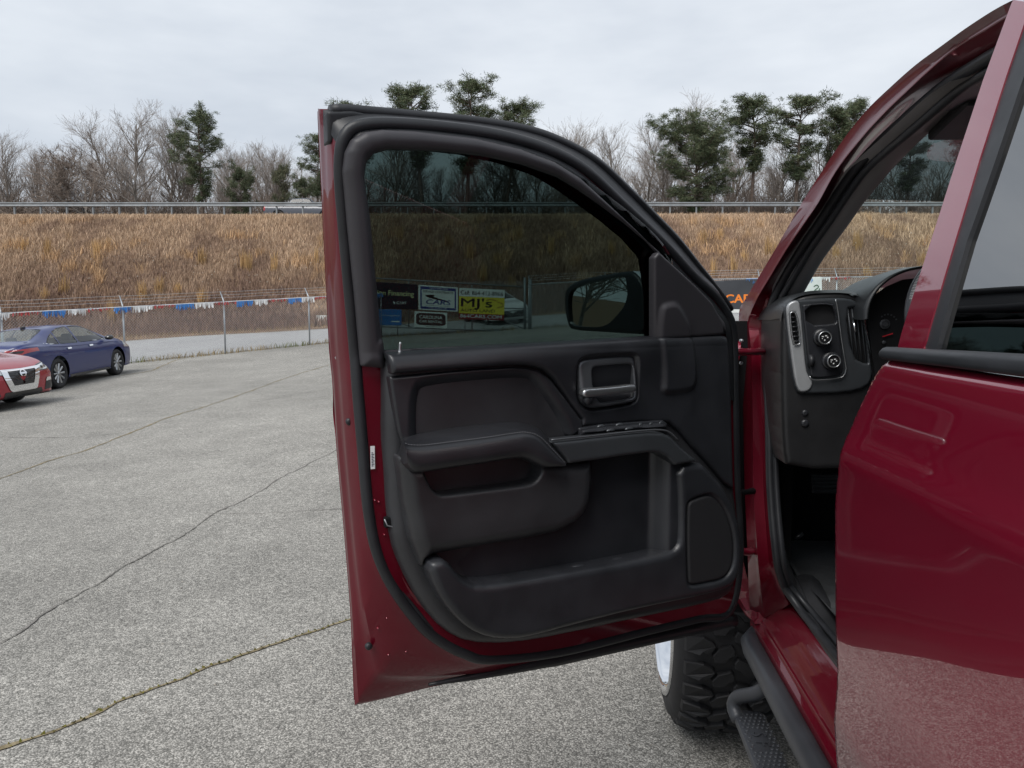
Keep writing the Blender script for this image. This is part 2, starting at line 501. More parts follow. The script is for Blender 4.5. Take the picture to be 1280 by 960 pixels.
def soil(name, c1, c2, sc):
    m = mat(name, rough=0.95, spec=0.15); nt = m.node_tree; b = nt.nodes['Principled BSDF']
    tc = nt.nodes.new('ShaderNodeTexCoord'); n = nt.nodes.new('ShaderNodeTexNoise'); n.inputs['Scale'].default_value = sc
    n.inputs['Detail'].default_value = 8; n.inputs['Roughness'].default_value = 0.7; nt.links.new(tc.outputs['Object'], n.inputs['Vector'])
    r = nt.nodes.new('ShaderNodeValToRGB'); r.color_ramp.elements[0].color = (*c1, 1); r.color_ramp.elements[1].color = (*c2, 1)
    r.color_ramp.elements[0].position = 0.35; r.color_ramp.elements[1].position = 0.65
    nt.links.new(n.outputs['Fac'], r.inputs['Fac']); nt.links.new(r.outputs['Color'], b.inputs['Base Color'])
    return m
M_HILL = soil('dry_hill_soil', (0.10, 0.066, 0.045), (0.24, 0.16, 0.105), 1.2)
M_WOODS = soil('leaf_litter', (0.06, 0.045, 0.03), (0.14, 0.10, 0.06), 0.8)

def sheet(name, xs, ys, m, dz=0.0, f=None, skew=True):
    X, Y = np.meshgrid(xs, ys, indexing='ij')
    if skew: Y = Y + SKEW * X * np.clip(Y / HILL0, 0, 1)
    P = np.stack([X, Y, ground(X, Y) + dz], -1)
    if f is None: f = np.ones(X.shape)
    else: f = f(X, Y)
    V, Fc = clip_grid(P, f)
    o = link(name, mesh(name, V, Fc, m)); tag(o, kind='structure'); return o
def spread(a, b, far, step):
    s = list(np.arange(a, b + 1e-6, step)); g = step; x = b; y = a; L = []; Rr = []
    while x < far:
        g *= 1.5; x += g; y -= g; Rr.append(x); L.append(y)
    return np.array(L[::-1] + s + Rr)
xs_all = spread(-60, 50, 900, 1.0)
lot = sheet('parking_lot', xs_all, np.concatenate([-np.geomspace(300, 8, 10), np.linspace(-7, HILL0, 94)]), M_LOT)
tag(lot, 'weathered grey asphalt parking lot with pale stone chips')
hill = sheet('embankment', xs_all, np.linspace(HILL0, HILL1 + 0.5, 36), M_HILL)
tag(hill, 'grassy winter embankment rising to the highway')
top = sheet('woodland_floor', xs_all, np.concatenate([np.concatenate([np.linspace(HILL1 + 0.5, HILL1 + 4, 10), np.linspace(HILL1 + 5, 75, 10)]), np.geomspace(76, 1500, 14)]), M_WOODS)
tag(top, 'level ground beyond the guardrail under the trees')
hwy = sheet('highway', xs_all, np.arange(HILL1 + 3.6, HILL1 + 12, 0.6), M_HWY, 0.012)
tag(hwy, 'highway running along the top of the embankment')

# fence line in plan: three lengths meeting at the gate
FL = [np.array(p) for p in ((-20.14, 15.94), (-7.83, 30.3))]
GATE = [np.array((-7.83, 30.3)), np.array((-1.88, 30.5))]
FR = [np.array((-1.88, 30.5)), np.array((26.0, 32.4))]
_road_poly = np.array([(-140, -25), (-53, -25), (-20.4, 16.4), (-8.0, 30.9), (30, 33.6), (200, 45), (200, 50), (6, 38.3), (-1.5, 37.4), (-9, 36.6), (-15.5, 35.6), (-18.6, 35.6), (-21.1, 34.3), (-30, 27), (-60, -2), (-90, -25)])
road = sheet('service_road', np.arange(-70, 60, 0.6), np.arange(-25, 38.4, 0.4), M_ROAD, 0.012, lambda X, Y: sdf_poly(_road_poly, X, Y), False)
tag(road, 'pale grey service road behind the chain link fence')
_verge = np.array([(-200, 10), (-60, -1), (-30, 28), (-21.1, 35), (-18.6, 36.0), (-15.5, 36.1), (-9, 37.0), (-1.5, 37.8), (6, 38.7), (60, 42), (60, 60), (-200, 60)])
verge = sheet('grass_verge', np.arange(-90, 58, 0.8), np.arange(10, 44, 0.4), M_HILL, 0.006, lambda X, Y: np.minimum(sdf_poly(_verge, X, Y), HILL0+0.3+SKEW*X-Y), False)
tag(verge, 'strip of dead grass between service road and embankment')

# cracks in the lot: open joints, the near one grown with moss
M_CRACK = soil('crack_dirt', (0.14, 0.115, 0.07), (0.30, 0.25, 0.16), 30)
M_CRACKD = soil('crack_dark', (0.11, 0.105, 0.095), (0.24, 0.225, 0.21), 30)
M_MOSS = soil('moss', (0.10, 0.115, 0.02), (0.24, 0.20, 0.05), 25)
def crack(pts, w, m, label, moss=False):
    q = np.array([onground(x, y) for x, y in pts])[:, :2]
    n = int(np.linalg.norm(np.diff(q, axis=0), axis=1).sum() / 0.035)
    c = catmull(q, max(n, 12))
    t = np.gradient(c, axis=0); t /= np.linalg.norm(t, axis=1)[:, None]
    nn = np.stack([-t[:,1], t[:,0]], 1)
    ph = nrg.normal(0, 1, len(c)); ph = np.convolve(ph, np.ones(9)/9, 'same'); ph2 = np.convolve(nrg.normal(0, 1, len(c)), np.ones(31)/31, 'same')
    c = c + nn * (ph[:, None]*0.022 + ph2[:, None]*0.09)
    ww = w * (0.45 + 0.55*np.abs(np.convolve(nrg.normal(0, 1, len(c)), np.ones(5)/5, 'same'))*2.0)
    ww[0] = ww[-1] = 0.002
    rows = []
    for s in (-1, -0.3, 0.3, 1):
        p = c + nn*(s*ww*(0.8 + 0.4*nrg.random(len(c))))[:, None]
        rows.append(np.column_stack([p, ground(p[:,0], p[:,1]) + (0.004 if abs(s) > 0.5 else 0.0055)]))
    o = MB().loft(rows).build('asphalt_crack', m, None, True)
    tag(o, label, kind='structure')
    if moss:
        mb = MB()
        for k in range(0, len(c)):
            if ph2[k] < -0.10: continue
            for _ in range(3):
                p = c[k] + nn[k]*rnd.uniform(-1, 1)*ww[k]*0.9; z = float(ground(*p)) + 0.004
                a = rnd.uniform(0, 6.28); h = rnd.uniform(0.004, 0.014); r = rnd.uniform(0.004, 0.010)
                mb.add([(p[0]+r*math.cos(a), p[1]+r*math.sin(a), z), (p[0]-r*math.cos(a), p[1]-r*math.sin(a), z), (p[0]+rnd.uniform(-r, r), p[1]+rnd.uniform(-r, r), z+h)], [(0, 1, 2)])
        mo = mb.build('moss', M_MOSS, o); mo['kind'] = 'stuff'
    return o
crack([(-30, 950), (0, 938), (60, 918), (110, 898), (160, 873), (205, 857), (250, 838), (295, 822), (340, 808), (385, 792), (440, 775), (520, 752), (640, 720)], 0.011, M_CRACK, 'mossy crack crossing the near asphalt towards the open door', True)
crack([(-20, 815), (0, 805), (30, 788), (60, 765), (100, 740), (130, 722), (185, 690), (240, 660), (262, 645), (310, 622), (365, 592), (420, 563), (480, 530)], 0.006, M_CRACKD, 'thin dark crack across the middle of the lot')
crack([(-20, 606), (0, 598), (30, 588), (60, 577), (110, 562), (160, 542), (210, 523), (260, 507), (310, 490), (360, 472), (412, 456), (470, 440)], 0.016, M_CRACK, 'brown dirt filled seam crossing the far part of the lot')
crack([(0, 546), (60, 547), (110, 546), (150, 542)], 0.006, M_CRACKD, 'faint crack branching from the far seam')
crack([(255, 642), (330, 642), (430, 636)], 0.003, M_CRACKD, 'hairline crack branching toward the open door')
crack([(150, 470), (190, 463), (215, 452), (235, 447)], 0.03, M_CRACK, 'short dirt seam in front of the blue sedan')

# loose grit, leaf scraps and chips lying on the lot
mb = MB()
for _ in range(900):
    X, Y = rnd.uniform(-7, 1.2), rnd.uniform(1.2, 12); z = float(ground(X, Y)); r = rnd.uniform(0.003, 0.009); a = rnd.uniform(0, 6.28)
    q = [(X+r*rnd.uniform(0.6, 1.2)*math.cos(a+k*2.1), Y+r*rnd.uniform(0.6, 1.2)*math.sin(a+k*2.1), z+0.0005) for k in range(3)]
    mb.add(q+[(X, Y, z+r*rnd.uniform(0.4, 0.9))], [(0,1,3), (1,2,3), (2,0,3)])
tag(mb.build('grit', soil('grit', (0.10, 0.085, 0.07), (0.62, 0.58, 0.52), 9)), 'loose grit and chips scattered over the near asphalt', kind='stuff')

# ------------------------------------------------------------------ dry grass on the embankment and verges (nobody could count it)
M_GRASS = attr_mat('dry_grass', 'Col', 0.9)
def blades(name, xy, hgt, wid, cols, lean, label, parent=None):
    n = len(xy); z = ground(xy[:,0], xy[:,1])
    a = nrg.random(n)*6.283
    dx, dy = np.cos(a)*wid*0.5, np.sin(a)*wid*0.5
    la = nrg.random(n)*6.283; lx, ly = np.cos(la)*lean*hgt, np.sin(la)*lean*hgt
    V = np.empty((n, 5, 3))
    V[:,0] = np.stack([xy[:,0]-dx, xy[:,1]-dy, z-0.02], 1); V[:,1] = np.stack([xy[:,0]+dx, xy[:,1]+dy, z-0.02], 1)
    V[:,2] = np.stack([xy[:,0]-dx*0.8+lx*0.35, xy[:,1]-dy*0.8+ly*0.35, z+hgt*0.55], 1)
    V[:,3] = np.stack([xy[:,0]+dx*0.8+lx*0.35, xy[:,1]+dy*0.8+ly*0.35, z+hgt*0.55], 1)
    V[:,4] = np.stack([xy[:,0]+lx, xy[:,1]+ly, z+hgt], 1)
    k = np.arange(n)[:, None]*5
    me = bpy.data.meshes.new(name)
    me.vertices.add(n*5); me.vertices.foreach_set('co', V.ravel())
    quads = (k + np.array([0,1,3,2])).ravel(); tris = (k + np.array([2,3,4])).ravel()
    me.loops.add(n*7)
    li = np.concatenate([(k+np.array([0,1,3,2])), (k+np.array([2,3,4]))], 1).ravel()
    me.loops.foreach_set('vertex_index', li)
    me.polygons.add(n*2)
    st = (np.arange(n)[:, None]*7 + np.array([0, 4])).ravel()
    me.polygons.foreach_set('loop_start', st)
    me.update(calc_edges=True); me.validate()
    ca = me.color_attributes.new('Col', 'FLOAT_COLOR', 'POINT')
    ca.data.foreach_set('color', np.repeat(np.concatenate([cols, np.ones((n,1))], 1), 5, 0).ravel())
    me.materials.append(M_GRASS)
    o = link(name, me, parent); tag(o, label, kind='stuff')
    return o
def vnoise(x, y, s, seed):
    r = np.random.default_rng(seed); g = r.random((97, 97))
    u, v = (x*s) % 96, (y*s) % 96
    i, j = u.astype(int), v.astype(int); fu, fv = u-i, v-j
    fu, fv = fu*fu*(3-2*fu), fv*fv*(3-2*fv)
    return (g[i,j]*(1-fu)+g[i+1,j]*fu)*(1-fv)+(g[i,j+1]*(1-fu)+g[i+1,j+1]*fu)*fv
def fbm(x, y, s, seed): return (vnoise(x,y,s,seed)+0.5*vnoise(x,y,s*2.1,seed+1)+0.25*vnoise(x,y,s*4.3,seed+2))/1.75
def mixc(a, b, t): return np.asarray(a)[None]*(1-t[:,None]) + np.asarray(b)[None]*t[:,None]

N = 230000
gx = nrg.uniform(-62, 42, N); gy = HILL0 - 0.6 + (HILL1 - HILL0 + 0.9)*nrg.random(N)
tt = (gy-HILL0)/(HILL1-HILL0)
f1, f2, f3 = fbm(gx, gy, 0.16, 3), fbm(gx, gy*0.6, 0.5, 9), fbm(gx, gy, 0.9, 21)
straw, gold, brown, red, tan = (0.48,0.345,0.235), (0.53,0.345,0.19), (0.28,0.190,0.138), (0.180,0.114,0.090), (0.57,0.43,0.30)
cols = mixc(brown, straw, sstep(0.38, 0.70, f2 + 0.30*(tt-0.4)))
lowd = sstep(0.66, 0.30, tt + 0.5*(f1-0.5)) * sstep(0.42, 0.62, f1 + 0.10)
cols = cols*(1-lowd[:,None]*0.75) + np.asarray(red)[None]*lowd[:,None]*0.75
goldm = 0.8*sstep(0.64, 0.76, f3)*sstep(0.30, 0.42, tt)*sstep(0.95, 0.75, tt)
cols = cols*(1-goldm[:,None]) + np.asarray(gold)[None]*goldm[:,None]
topm = sstep(0.86, 0.97, tt)
cols = cols*(1-topm[:,None]*0.7) + np.asarray(tan)[None]*topm[:,None]*0.7
cols *= nrg.uniform(0.65, 1.45, N)[:,None]
hg = 0.22 + 0.35*f2*nrg.random(N) + goldm*nrg.uniform(0.2, 0.7, N) + 0.1*lowd
hg *= np.where(tt > 0.93, 0.5, 1.0)*np.where(tt > 0.975, 0.35, 1.0)
blades('hillside_grass', np.stack([gx, gy+SKEW*gx], 1), hg, nrg.uniform(0.015, 0.05, N), cols, 0.25 + 0.35*nrg.random(N), 'dry straw and rust coloured grass covering the embankment')
# tall golden clumps that stand out singly
cx, cy, ch, cc = [], [], [], []
spots = [onground(x, y)[:2] for x, y in ((178,375),(200,366),(222,368),(80,366),(253,330),(304,335),(310,338),(397,330),(120,322),(30,312),(135,310),(60,318),(960,318),(970,322),(930,325),(1046,322),(1070,312),(915,340),(880,305),(900,300),(620,330),(690,318),(765,318),(500,300),(560,310),(648,300))]
spots += [(lambda x, y: np.array((x, y+SKEW*x)))(rnd.uniform(-55, 35), rnd.uniform(HILL0+1, HILL0+10)) for _ in range(34)]
for s in spots:
    k = rnd.randint(40, 85); hh = rnd.uniform(0.8, 1.5)
    cx += list(nrg.normal(s[0], 0.12, k)); cy += list(nrg.normal(s[1], 0.12, k)); ch += list(nrg.uniform(0.5, 1.0, k)*hh)
    c0 = np.array((0.56, 0.36, 0.17))*rnd.uniform(0.75, 1.1); cc += list(c0[None]*nrg.uniform(0.6, 1.2, k)[:,None])
blades('golden_grass_clumps', np.stack([cx, cy], 1), np.array(ch), nrg.uniform(0.015, 0.035, len(cx)), np.array(cc), 0.16, 'tall golden broomsedge clumps standing on the lower slope')
# white seed heads and dead weeds
n = 2600
wx, wy = nrg.uniform(-60, 40, n), nrg.uniform(HILL0+0.5, HILL0+10, n); keep = fbm(wx, wy, 0.16, 3) > 0.47; wx, wy = wx[keep], wy[keep]+SKEW*wx[keep]
mb = MB()
for x, y in zip(wx, wy):
    z = float(ground(x, y)) + rnd.uniform(0.3, 0.75); r = rnd.uniform(0.015, 0.05); a = rnd.uniform(0, 3.14)
    mb.add([(x-r*math.cos(a), y-r*math.sin(a), z), (x+r*math.cos(a), y+r*math.sin(a), z+r*0.4), (x, y, z+r*1.6), (x+0.3*r, y-r, z+0.6*r)], [(0,1,2),(0,3,2),(1,3,2),(0,1,3)])
tag(mb.build('seed_heads', mat('seed_fluff', (0.42, 0.36, 0.30), 0.9)), 'pale fluffy seed heads of dead weeds on the lower slope', kind='stuff')
# grass along the verge and the foot of the fence
n = 42000
vx, vy = nrg.uniform(-48, 38, n), nrg.uniform(30, 43, n); k = (sdf_poly(_verge, vx, vy) > 0.05) & (vy < HILL0+0.3+SKEW*vx); vx, vy = vx[k], vy[k]
vc = mixc((0.40,0.30,0.18), (0.24,0.17,0.10), fbm(vx, vy, 0.8, 5))*nrg.uniform(0.7, 1.25, len(vx))[:,None]
blades('verge_grass', np.stack([vx, vy], 1), nrg.uniform(0.08, 0.28, len(vx)), nrg.uniform(0.01, 0.03, len(vx)), vc, 0.5, 'flattened tan grass on the verge beyond the service road')
fx, fy, fc = [], [], []
for a, b, k in ((FL[0], FL[1], 1500), (GATE[0], GATE[1], 260), (FR[0], FR[1], 900)):
    t = nrg.random(k); p = a[None]+(b-a)[None]*t[:,None]; d = (b-a)/np.linalg.norm(b-a); w = nrg.normal(0.05, 0.16, k)
    keep = vnoise(p[:,0], p[:,1], 0.5, 4) > 0.38
    fx += list((p[:,0]-d[1]*w)[keep]); fy += list((p[:,1]+d[0]*w)[keep])
fc = mixc((0.36,0.27,0.13), (0.17,0.19,0.05), sstep(0.55, 0.75, fbm(np.array(fx), np.array(fy), 0.7, 8)))*nrg.uniform(0.6, 1.2, len(fx))[:,None]
blades('fence_weeds', np.stack([fx, fy], 1), nrg.uniform(0.05, 0.25, len(fx)), nrg.uniform(0.01, 0.025, len(fx)), fc, 0.5, 'weeds along the foot of the chain link fence')

# ------------------------------------------------------------------ guardrail
gr = empty('guardrail', (0, 0, 0)); tag(gr, 'galvanised steel highway guardrail along the crest of the embankment', 'guardrail')
GY = HILL1 - 0.1
def grz(x): return float(ground(x, GY+SKEW*x))
prof = [(0.0, 0.0), (0.04, 0.03), (0.04, 0.08), (0.0, 0.13), (0.0, 0.18), (0.04, 0.23), (0.04, 0.28), (0.0, 0.31)]
mb = MB(); rows = []
for a, b in prof: rows.append([(x, GY+SKEW*x-0.10-a, grz(x)+0.55+b) for x in np.arange(-58, 46.1, 4)])
rows += [[(x, GY+SKEW*x-0.08-a, grz(x)+0.55+b) for x in np.arange(-58, 46.1, 4)] for a, b in prof[::-1]]
mb.loft(rows + [rows[0]]); mb.build('rail', M_RAIL, gr)
pm = MB().box((-0.05, -0.075, -0.2), (0.05, 0.075, 0.86)); pme = mesh('post', pm.V, pm.F, M_RAIL, False)
bm_ = MB().box((-0.06, -0.10, 0.58), (0.06, -0.075, 0.84)); bme = mesh('spacer', bm_.V, bm_.F, M_RAIL, False)
for k in range(55):
    x = -58 + 1.905*k
    o = link('post', pme, gr); o.location = (x, GY+SKEW*x, grz(x))
    s = link('spacer', bme, o)

# ------------------------------------------------------------------ trees
M_BARK = mat('grey_bark', (0.235, 0.205, 0.18), 0.9, var=(3, 0.25))
M_TWIG = mat('bare_twigs', (0.285, 0.250, 0.225), 0.9)
M_TWIGB = mat('brown_twigs', (0.215, 0.170, 0.140), 0.9)
M_PBARK = mat('pine_bark', (0.115, 0.085, 0.068), 0.9, var=(4, 0.3))
M_NEED = attr_mat('pine_needles', 'Col', 0.75)

def branch_tree(seed, Hh, spread_, levels, kids, up, trunkR, twig_r, lean=0.0, fork=0.28):
    """skeleton of a bare tree: list of (points, radii, level)"""
    r = random.Random(seed); out = []
    def grow(p, d, L, R, lv):
        n = 5 if lv < 2 else 3
        pts = [p.copy()]; rad = [R]; d = d.normalized()
        for i in range(n):
            d = (d + Vector((r.gauss(0, .10), r.gauss(0, .10), r.gauss(0, .05) + up*0.10))).normalized()
            p = p + d*(L/n); pts.append(p.copy()); rad.append(max(twig_r, R*(1-0.72*(i+1)/n)))
        out.append((pts, rad, lv))
        if lv >= levels: return
        k = kids[lv]
        for i in range(k):
            t = (fork + (0.97-fork)*(i+r.random()*0.8)/k) if lv == 0 else r.uniform(0.2, 1.0)
            q = min(n-1, int(t*n)); f = t*n-q
            b = pts[q].lerp(pts[q+1], f); R2 = rad[q]*(1-f)+rad[q+1]*f
            ax = (pts[q+1]-pts[q]).normalized(); side = Vector((r.gauss(0,1), r.gauss(0,1), r.gauss(0,.35))); side = (side-ax*side.dot(ax)).normalized()
            ang = r.uniform(0.45, 0.95)*spread_
            dd = ax*math.cos(ang) + side*math.sin(ang)
            LL = L*(r.uniform(0.30, 0.46) if lv == 0 else r.uniform(0.38, 0.66)) * ((1.25-0.80*t) if lv == 0 else 1)
            grow(b, dd, LL, max(twig_r, min(R2*0.72, R*0.5)), lv+1)
    grow(Vector((0, 0, -0.2)), Vector((lean, 0, 1)), Hh, trunkR, 0)
    return out
def tree_meshes(sk, split, mb_, mt_):
    a, b = MB(), MB()
    for pts, rad, lv in sk:
        if lv <= split: a.tube(pts, rad, 6 if lv == 0 else 4, caps=False)
        else: b.tube(pts, rad, 3, caps=False)
    zm = max(v[2] for v in b.V)
    return mesh('trunk', a.V, a.F, mb_), mesh('crown', b.V, b.F, mt_, False), zm
BARE = [tree_meshes(branch_tree(s, 12, sp, 3, k, up, 0.16, 0.007, ln, fk), 1, M_BARK, M_TWIG) for s, sp, k, up, ln, fk in
        ((1, 0.95, (22, 8, 8), 0.9, 0.03, 0.25), (2, 0.85, (24, 8, 7), 1.0, -0.05, 0.22), (3, 1.0, (20, 9, 8), 0.8, 0.06, 0.30), (4, 0.75, (24, 7, 7), 1.2, 0.0, 0.30), (5, 0.9, (26, 8, 7), 0.7, -0.03, 0.28))]
BROWN = [tree_meshes(branch_tree(s, 9, 1.15, 3, (22, 9, 9), 0.5, 0.16, 0.012, 0, 0.10), 1, M_BARK, M_TWIGB) for s in (11, 12)]

def pine_meshes(seed, Hh, c0, width, sparse=1.0, green=(0.112, 0.138, 0.078)):
    r = random.Random(seed); tr = MB(); V = []; Cc = []
    pts = []; p = Vector((0, 0, -0.2)); d = Vector((r.gauss(0, .02), r.gauss(0, .02), 1))
    for i in range(9):
        pts.append(p.copy()); d = (d+Vector((r.gauss(0, .02), r.gauss(0, .02), 0))).normalized(); p = p + d*(Hh/8.3)
    tr.tube(pts, [0.17*(1-0.11*i)*Hh/12 for i in range(9)], 7, caps=False)
    def tp(z):
        t = max(0, min(7.99, z/(Hh/8.3))); i = int(t); return pts[i].lerp(pts[i+1], t-i)
    def tuft(c, R, shade):
        n = int(r.randint(34, 44))
        for _ in range(n):
            a = Vector((r.gauss(0,1), r.gauss(0,1), r.gauss(0.35,0.8))).normalized()
            b = a.cross(Vector((r.gauss(0,1), r.gauss(0,1), r.gauss(0,1)))).normalized()*0.020
            o = c + Vector((r.gauss(0,1), r.gauss(0,1), r.gauss(0,0.7)))*R*0.42
            L = R*r.uniform(0.5, 0.95)
            V.extend([o-b, o+b, o+a*L]); g = shade*r.uniform(0.65, 1.35); q = (green[0]*g*r.uniform(0.85, 1.25), green[1]*g, green[2]*g)
            Cc.extend([q]*3)
    nb = int(66*sparse)
    for i in range(nb):
        t = (i+r.random())/nb; z = Hh*(c0 + (0.99-c0)*t)
        w = width*(math.sin(math.pi*min(1, 0.18+0.82*(1-t))**0.9)**0.6 if t < 0.9 else 0.35)*r.uniform(0.55, 1.1)
        w *= (0.62 + 0.38*min(1, t*4))
        a = r.uniform(0, 6.283); el = r.uniform(-0.1, 0.55) + 0.35*t
        base = tp(z); dirv = Vector((math.cos(a)*math.cos(el), math.sin(a)*math.cos(el), math.sin(el)))
        bp_ = [base, base+dirv*w*0.5+Vector((0,0,-0.03*w)), base+dirv*w+Vector((0,0,0.07*w))]
        tr.tube(bp_, [0.048, 0.032, 0.014], 4, caps=False)
        for k in range(int(r.randint(9, 13)*max(0.8, w/1.8))):
            s = r.uniform(0.45, 1.06); q = bp_[0].lerp(bp_[2], s)+Vector((r.gauss(0,.24), r.gauss(0,.24), r.gauss(0.06,.24)))*(0.45+0.20*w)
            tuft(q, r.uniform(0.22, 0.42), 0.85+0.3*r.random())
    for _ in range(10): tuft(tp(Hh*r.uniform(0.93, 0.995))+Vector((r.gauss(0,.2), r.gauss(0,.2), 0)), 0.35, 1.1)
    for i in range(int(14*sparse)):                       # dead lower limbs
        z = Hh*r.uniform(0.12, c0+0.06); a = r.uniform(0, 6.283); b0 = tp(z); L = r.uniform(0.5, 1.4)
        tr.tube([b0, b0+Vector((math.cos(a)*L, math.sin(a)*L, r.uniform(-.1, .35)*L))], [0.022, 0.008], 3, caps=False)
    me = bpy.data.meshes.new('crown'); n = len(V)
    me.vertices.add(n); me.vertices.foreach_set('co', np.array([v[:] for v in V]).ravel())
    me.loops.add(n); me.loops.foreach_set('vertex_index', np.arange(n)); me.polygons.add(n//3); me.polygons.foreach_set('loop_start', np.arange(0, n, 3))
    me.update(calc_edges=True)
    ca = me.color_attributes.new('Col', 'FLOAT_COLOR', 'POINT'); ca.data.foreach_set('color', np.concatenate([np.array(Cc), np.ones((n,1))], 1).ravel())
    me.materials.append(M_NEED)
    return mesh('trunk', tr.V, tr.F, M_PBARK), me, max(float(v.z) for v in V)
PINE = [pine_meshes(21, 12, 0.30, 2.7), pine_meshes(22, 12, 0.50, 1.9, 0.8), pine_meshes(23, 12, 0.42, 2.1, 0.75), pine_meshes(24, 12, 0.55, 1.7, 0.7)]
PINEBIG = pine_meshes(25, 11, 0.20, 4.4, 1.7)
PINESHR = [pine_meshes(26, 6, 0.08, 1.9, 0.8, (0.10, 0.12, 0.07)), pine_meshes(27, 6, 0.10, 1.6, 0.6, (0.12, 0.13, 0.08))]

def tree(kind, me2, x, ytop, Y, hmesh, name, label, group=None, wid=1.0):
    b = atY(x, ytop, Y); Y = Y + SKEW*b[0]; b = atY(x, ytop, Y); z0 = float(ground(b[0], Y)); s = (b[2]-z0)/me2[2]
    o = empty(name, (b[0], Y, z0), rnd.uniform(0, 6.28)); tag(o, label, 'tree', group)
    t = link('trunk', me2[0], o); c = link('crown', me2[1], o)
    for q in (t, c): q.scale = (s*wid, s*wid, s)
    return o
def bare(x, y, Y, k, label, group=None, wid=1.0): return tree('bare', BARE[k], x, y, Y, 12.0, 'bare_tree', label, group, wid)
def pine(x, y, Y, k, label, wid=1.25): return tree('pine', PINE[k], x, y, Y, 12.0, 'pine_tree', label, None, wid)
bare(14, 158, 72, 1, 'leafless grey tree at the far left edge above the blue sedan')
bare(38, 183, 76, 3, 'slim leafless tree second from the left edge of the picture')
tree('b', BROWN[0], 78, 178, 70, 9.0, 'bare_tree', 'brownish twiggy tree left of the rounded rusty tree')
tree('b', BROWN[1], 108, 172, 69, 9.0, 'bare_tree', 'rounded rusty brown twiggy tree above the fence corner', None, 1.15)
bare(140, 140, 75, 2, 'leafless tree just left of the tallest pale bare tree')
bare(172, 118, 68, 0, 'tallest pale leafless tree with spreading crown left of the pine', None, 1.1)
bare(204, 126, 74, 1, 'leafless tree touching the left side of the lone tall pine')
pine(249, 130, 66, 0, 'lone tall green pine standing left of the open door', 1.2)
tree('s', PINESHR[0], 300, 200, 66, 6.0, 'pine_tree', 'short bushy pine between the lone tall pine and the door', None, 0.75)
bare(338, 180, 74, 3, 'thin leafless tree above the passing grey pickup')
tree('s', PINESHR[1], 352, 196, 72, 6.0, 'pine_tree', 'thin sparse young pine right of the thin leafless tree', None, 0.6)
pine(392, 162, 68, 2, 'green pine half hidden by the top corner of the open door')
tree('s', PINESHR[0], 378, 215, 64, 6.0, 'pine_tree', 'low dark pine crown beside the red door edge', None, 0.9)
pine(458, 122, 74, 3, 'pine whose tip peeks over the left of the door frame')
bare(488, 118, 72, 1, 'leafless tree peeking over the door frame left of the pines')
pine(530, 102, 70, 1, 'leftmost of three pine tops rising above the door frame')
pine(580, 92, 68, 2, 'highest of the three pine tops above the door frame')
pine(630, 118, 70, 3, 'rightmost of three pine tops above the door frame')
bare(656, 128, 72, 2, 'leafless tree right of the three pine tops above the door frame')
bare(700, 160, 74, 3, 'hazy leafless tree above the curve of the door frame')
bare(733, 143, 76, 1, 'pointed leafless tree in the gap left of the broad pine')
bare(772, 152, 72, 3, 'leafless tree directly left of the broad dark pine')
bare(806, 168, 70, 2, 'leafless tree under the left edge of the broad dark pine')
bare(872, 104, 76, 0, 'tall pale leafless tree rising behind the broad dark pine')
tree('p', PINEBIG, 872, 123, 65, 11.0, 'pine_tree', 'broad dark round crowned pine between the door and the windscreen pillar', None, 1.25)
pine(940, 120, 67, 1, 'pine right beside the broad dark pine', 1.4)
pine(996, 112, 68, 2, 'tall open crowned pine left of the windscreen pillar', 1.4)
bare(1030, 130, 72, 3, 'leafless tree between the two pines by the windscreen pillar')
bare(848, 150, 74, 4, 'leafless tree against the left half of the broad dark pine')
bare(912, 150, 76, 2, 'leafless tree between the broad dark pine and its neighbour')
bare(968, 158, 72, 4, 'leafless tree between the two tall pines left of the pillar')
bare(226, 165, 72, 4, 'leafless tree behind the trunk of the lone tall pine')
bare(285, 175, 76, 3, 'hazy leafless tree just right of the lone tall pine')
bare(60, 170, 78, 4, 'leafless tree behind the brownish twiggy trees')
pine(1050, 132, 70, 3, 'thin pine against the red windscreen pillar')
pine(1086, 116, 70, 1, 'pine cut by the red windscreen pillar near the roof')
pine(1135, 150, 68, 2, 'pine seen through the tinted top of the windscreen')
pine(1200, 120, 70, 3, 'pine hidden mostly behind the rear door pillar')
g_ = 'thin bare trees of the thicket behind the guardrail'
for i in range(50):
    x = -10 + i*24.2 + rnd.uniform(-9, 9)
    bare(x, rnd.uniform(172, 212), rnd.uniform(70, 88), rnd.choice((0, 1, 2, 3, 4)), 'thin bare tree in the winter thicket behind the guardrail', g_, rnd.uniform(0.8, 1.2))
for i, (X, Y, k, s) in enumerate(((-46, 8, 2, 0.9), (-50, 2, 0, 1.0), (-43, -3, 1, 0.8), (-55, 12, 3, 1.0), (-52, -8, 2, 1.0), (-60, 5, 0, 1.15))):
    o = empty('bare_tree', (X, Y, float(ground(X, Y))), rnd.uniform(0, 6)); tag(o, 'bare tree left of the lot, only mirrored in the door mirror', 'tree', 'bare trees at the left side of the lot')
    for nm_, me_ in zip(('trunk', 'crown'), BARE[k][:2]): link(nm_, me_, o).scale = (s*1.2, s*1.2, s)
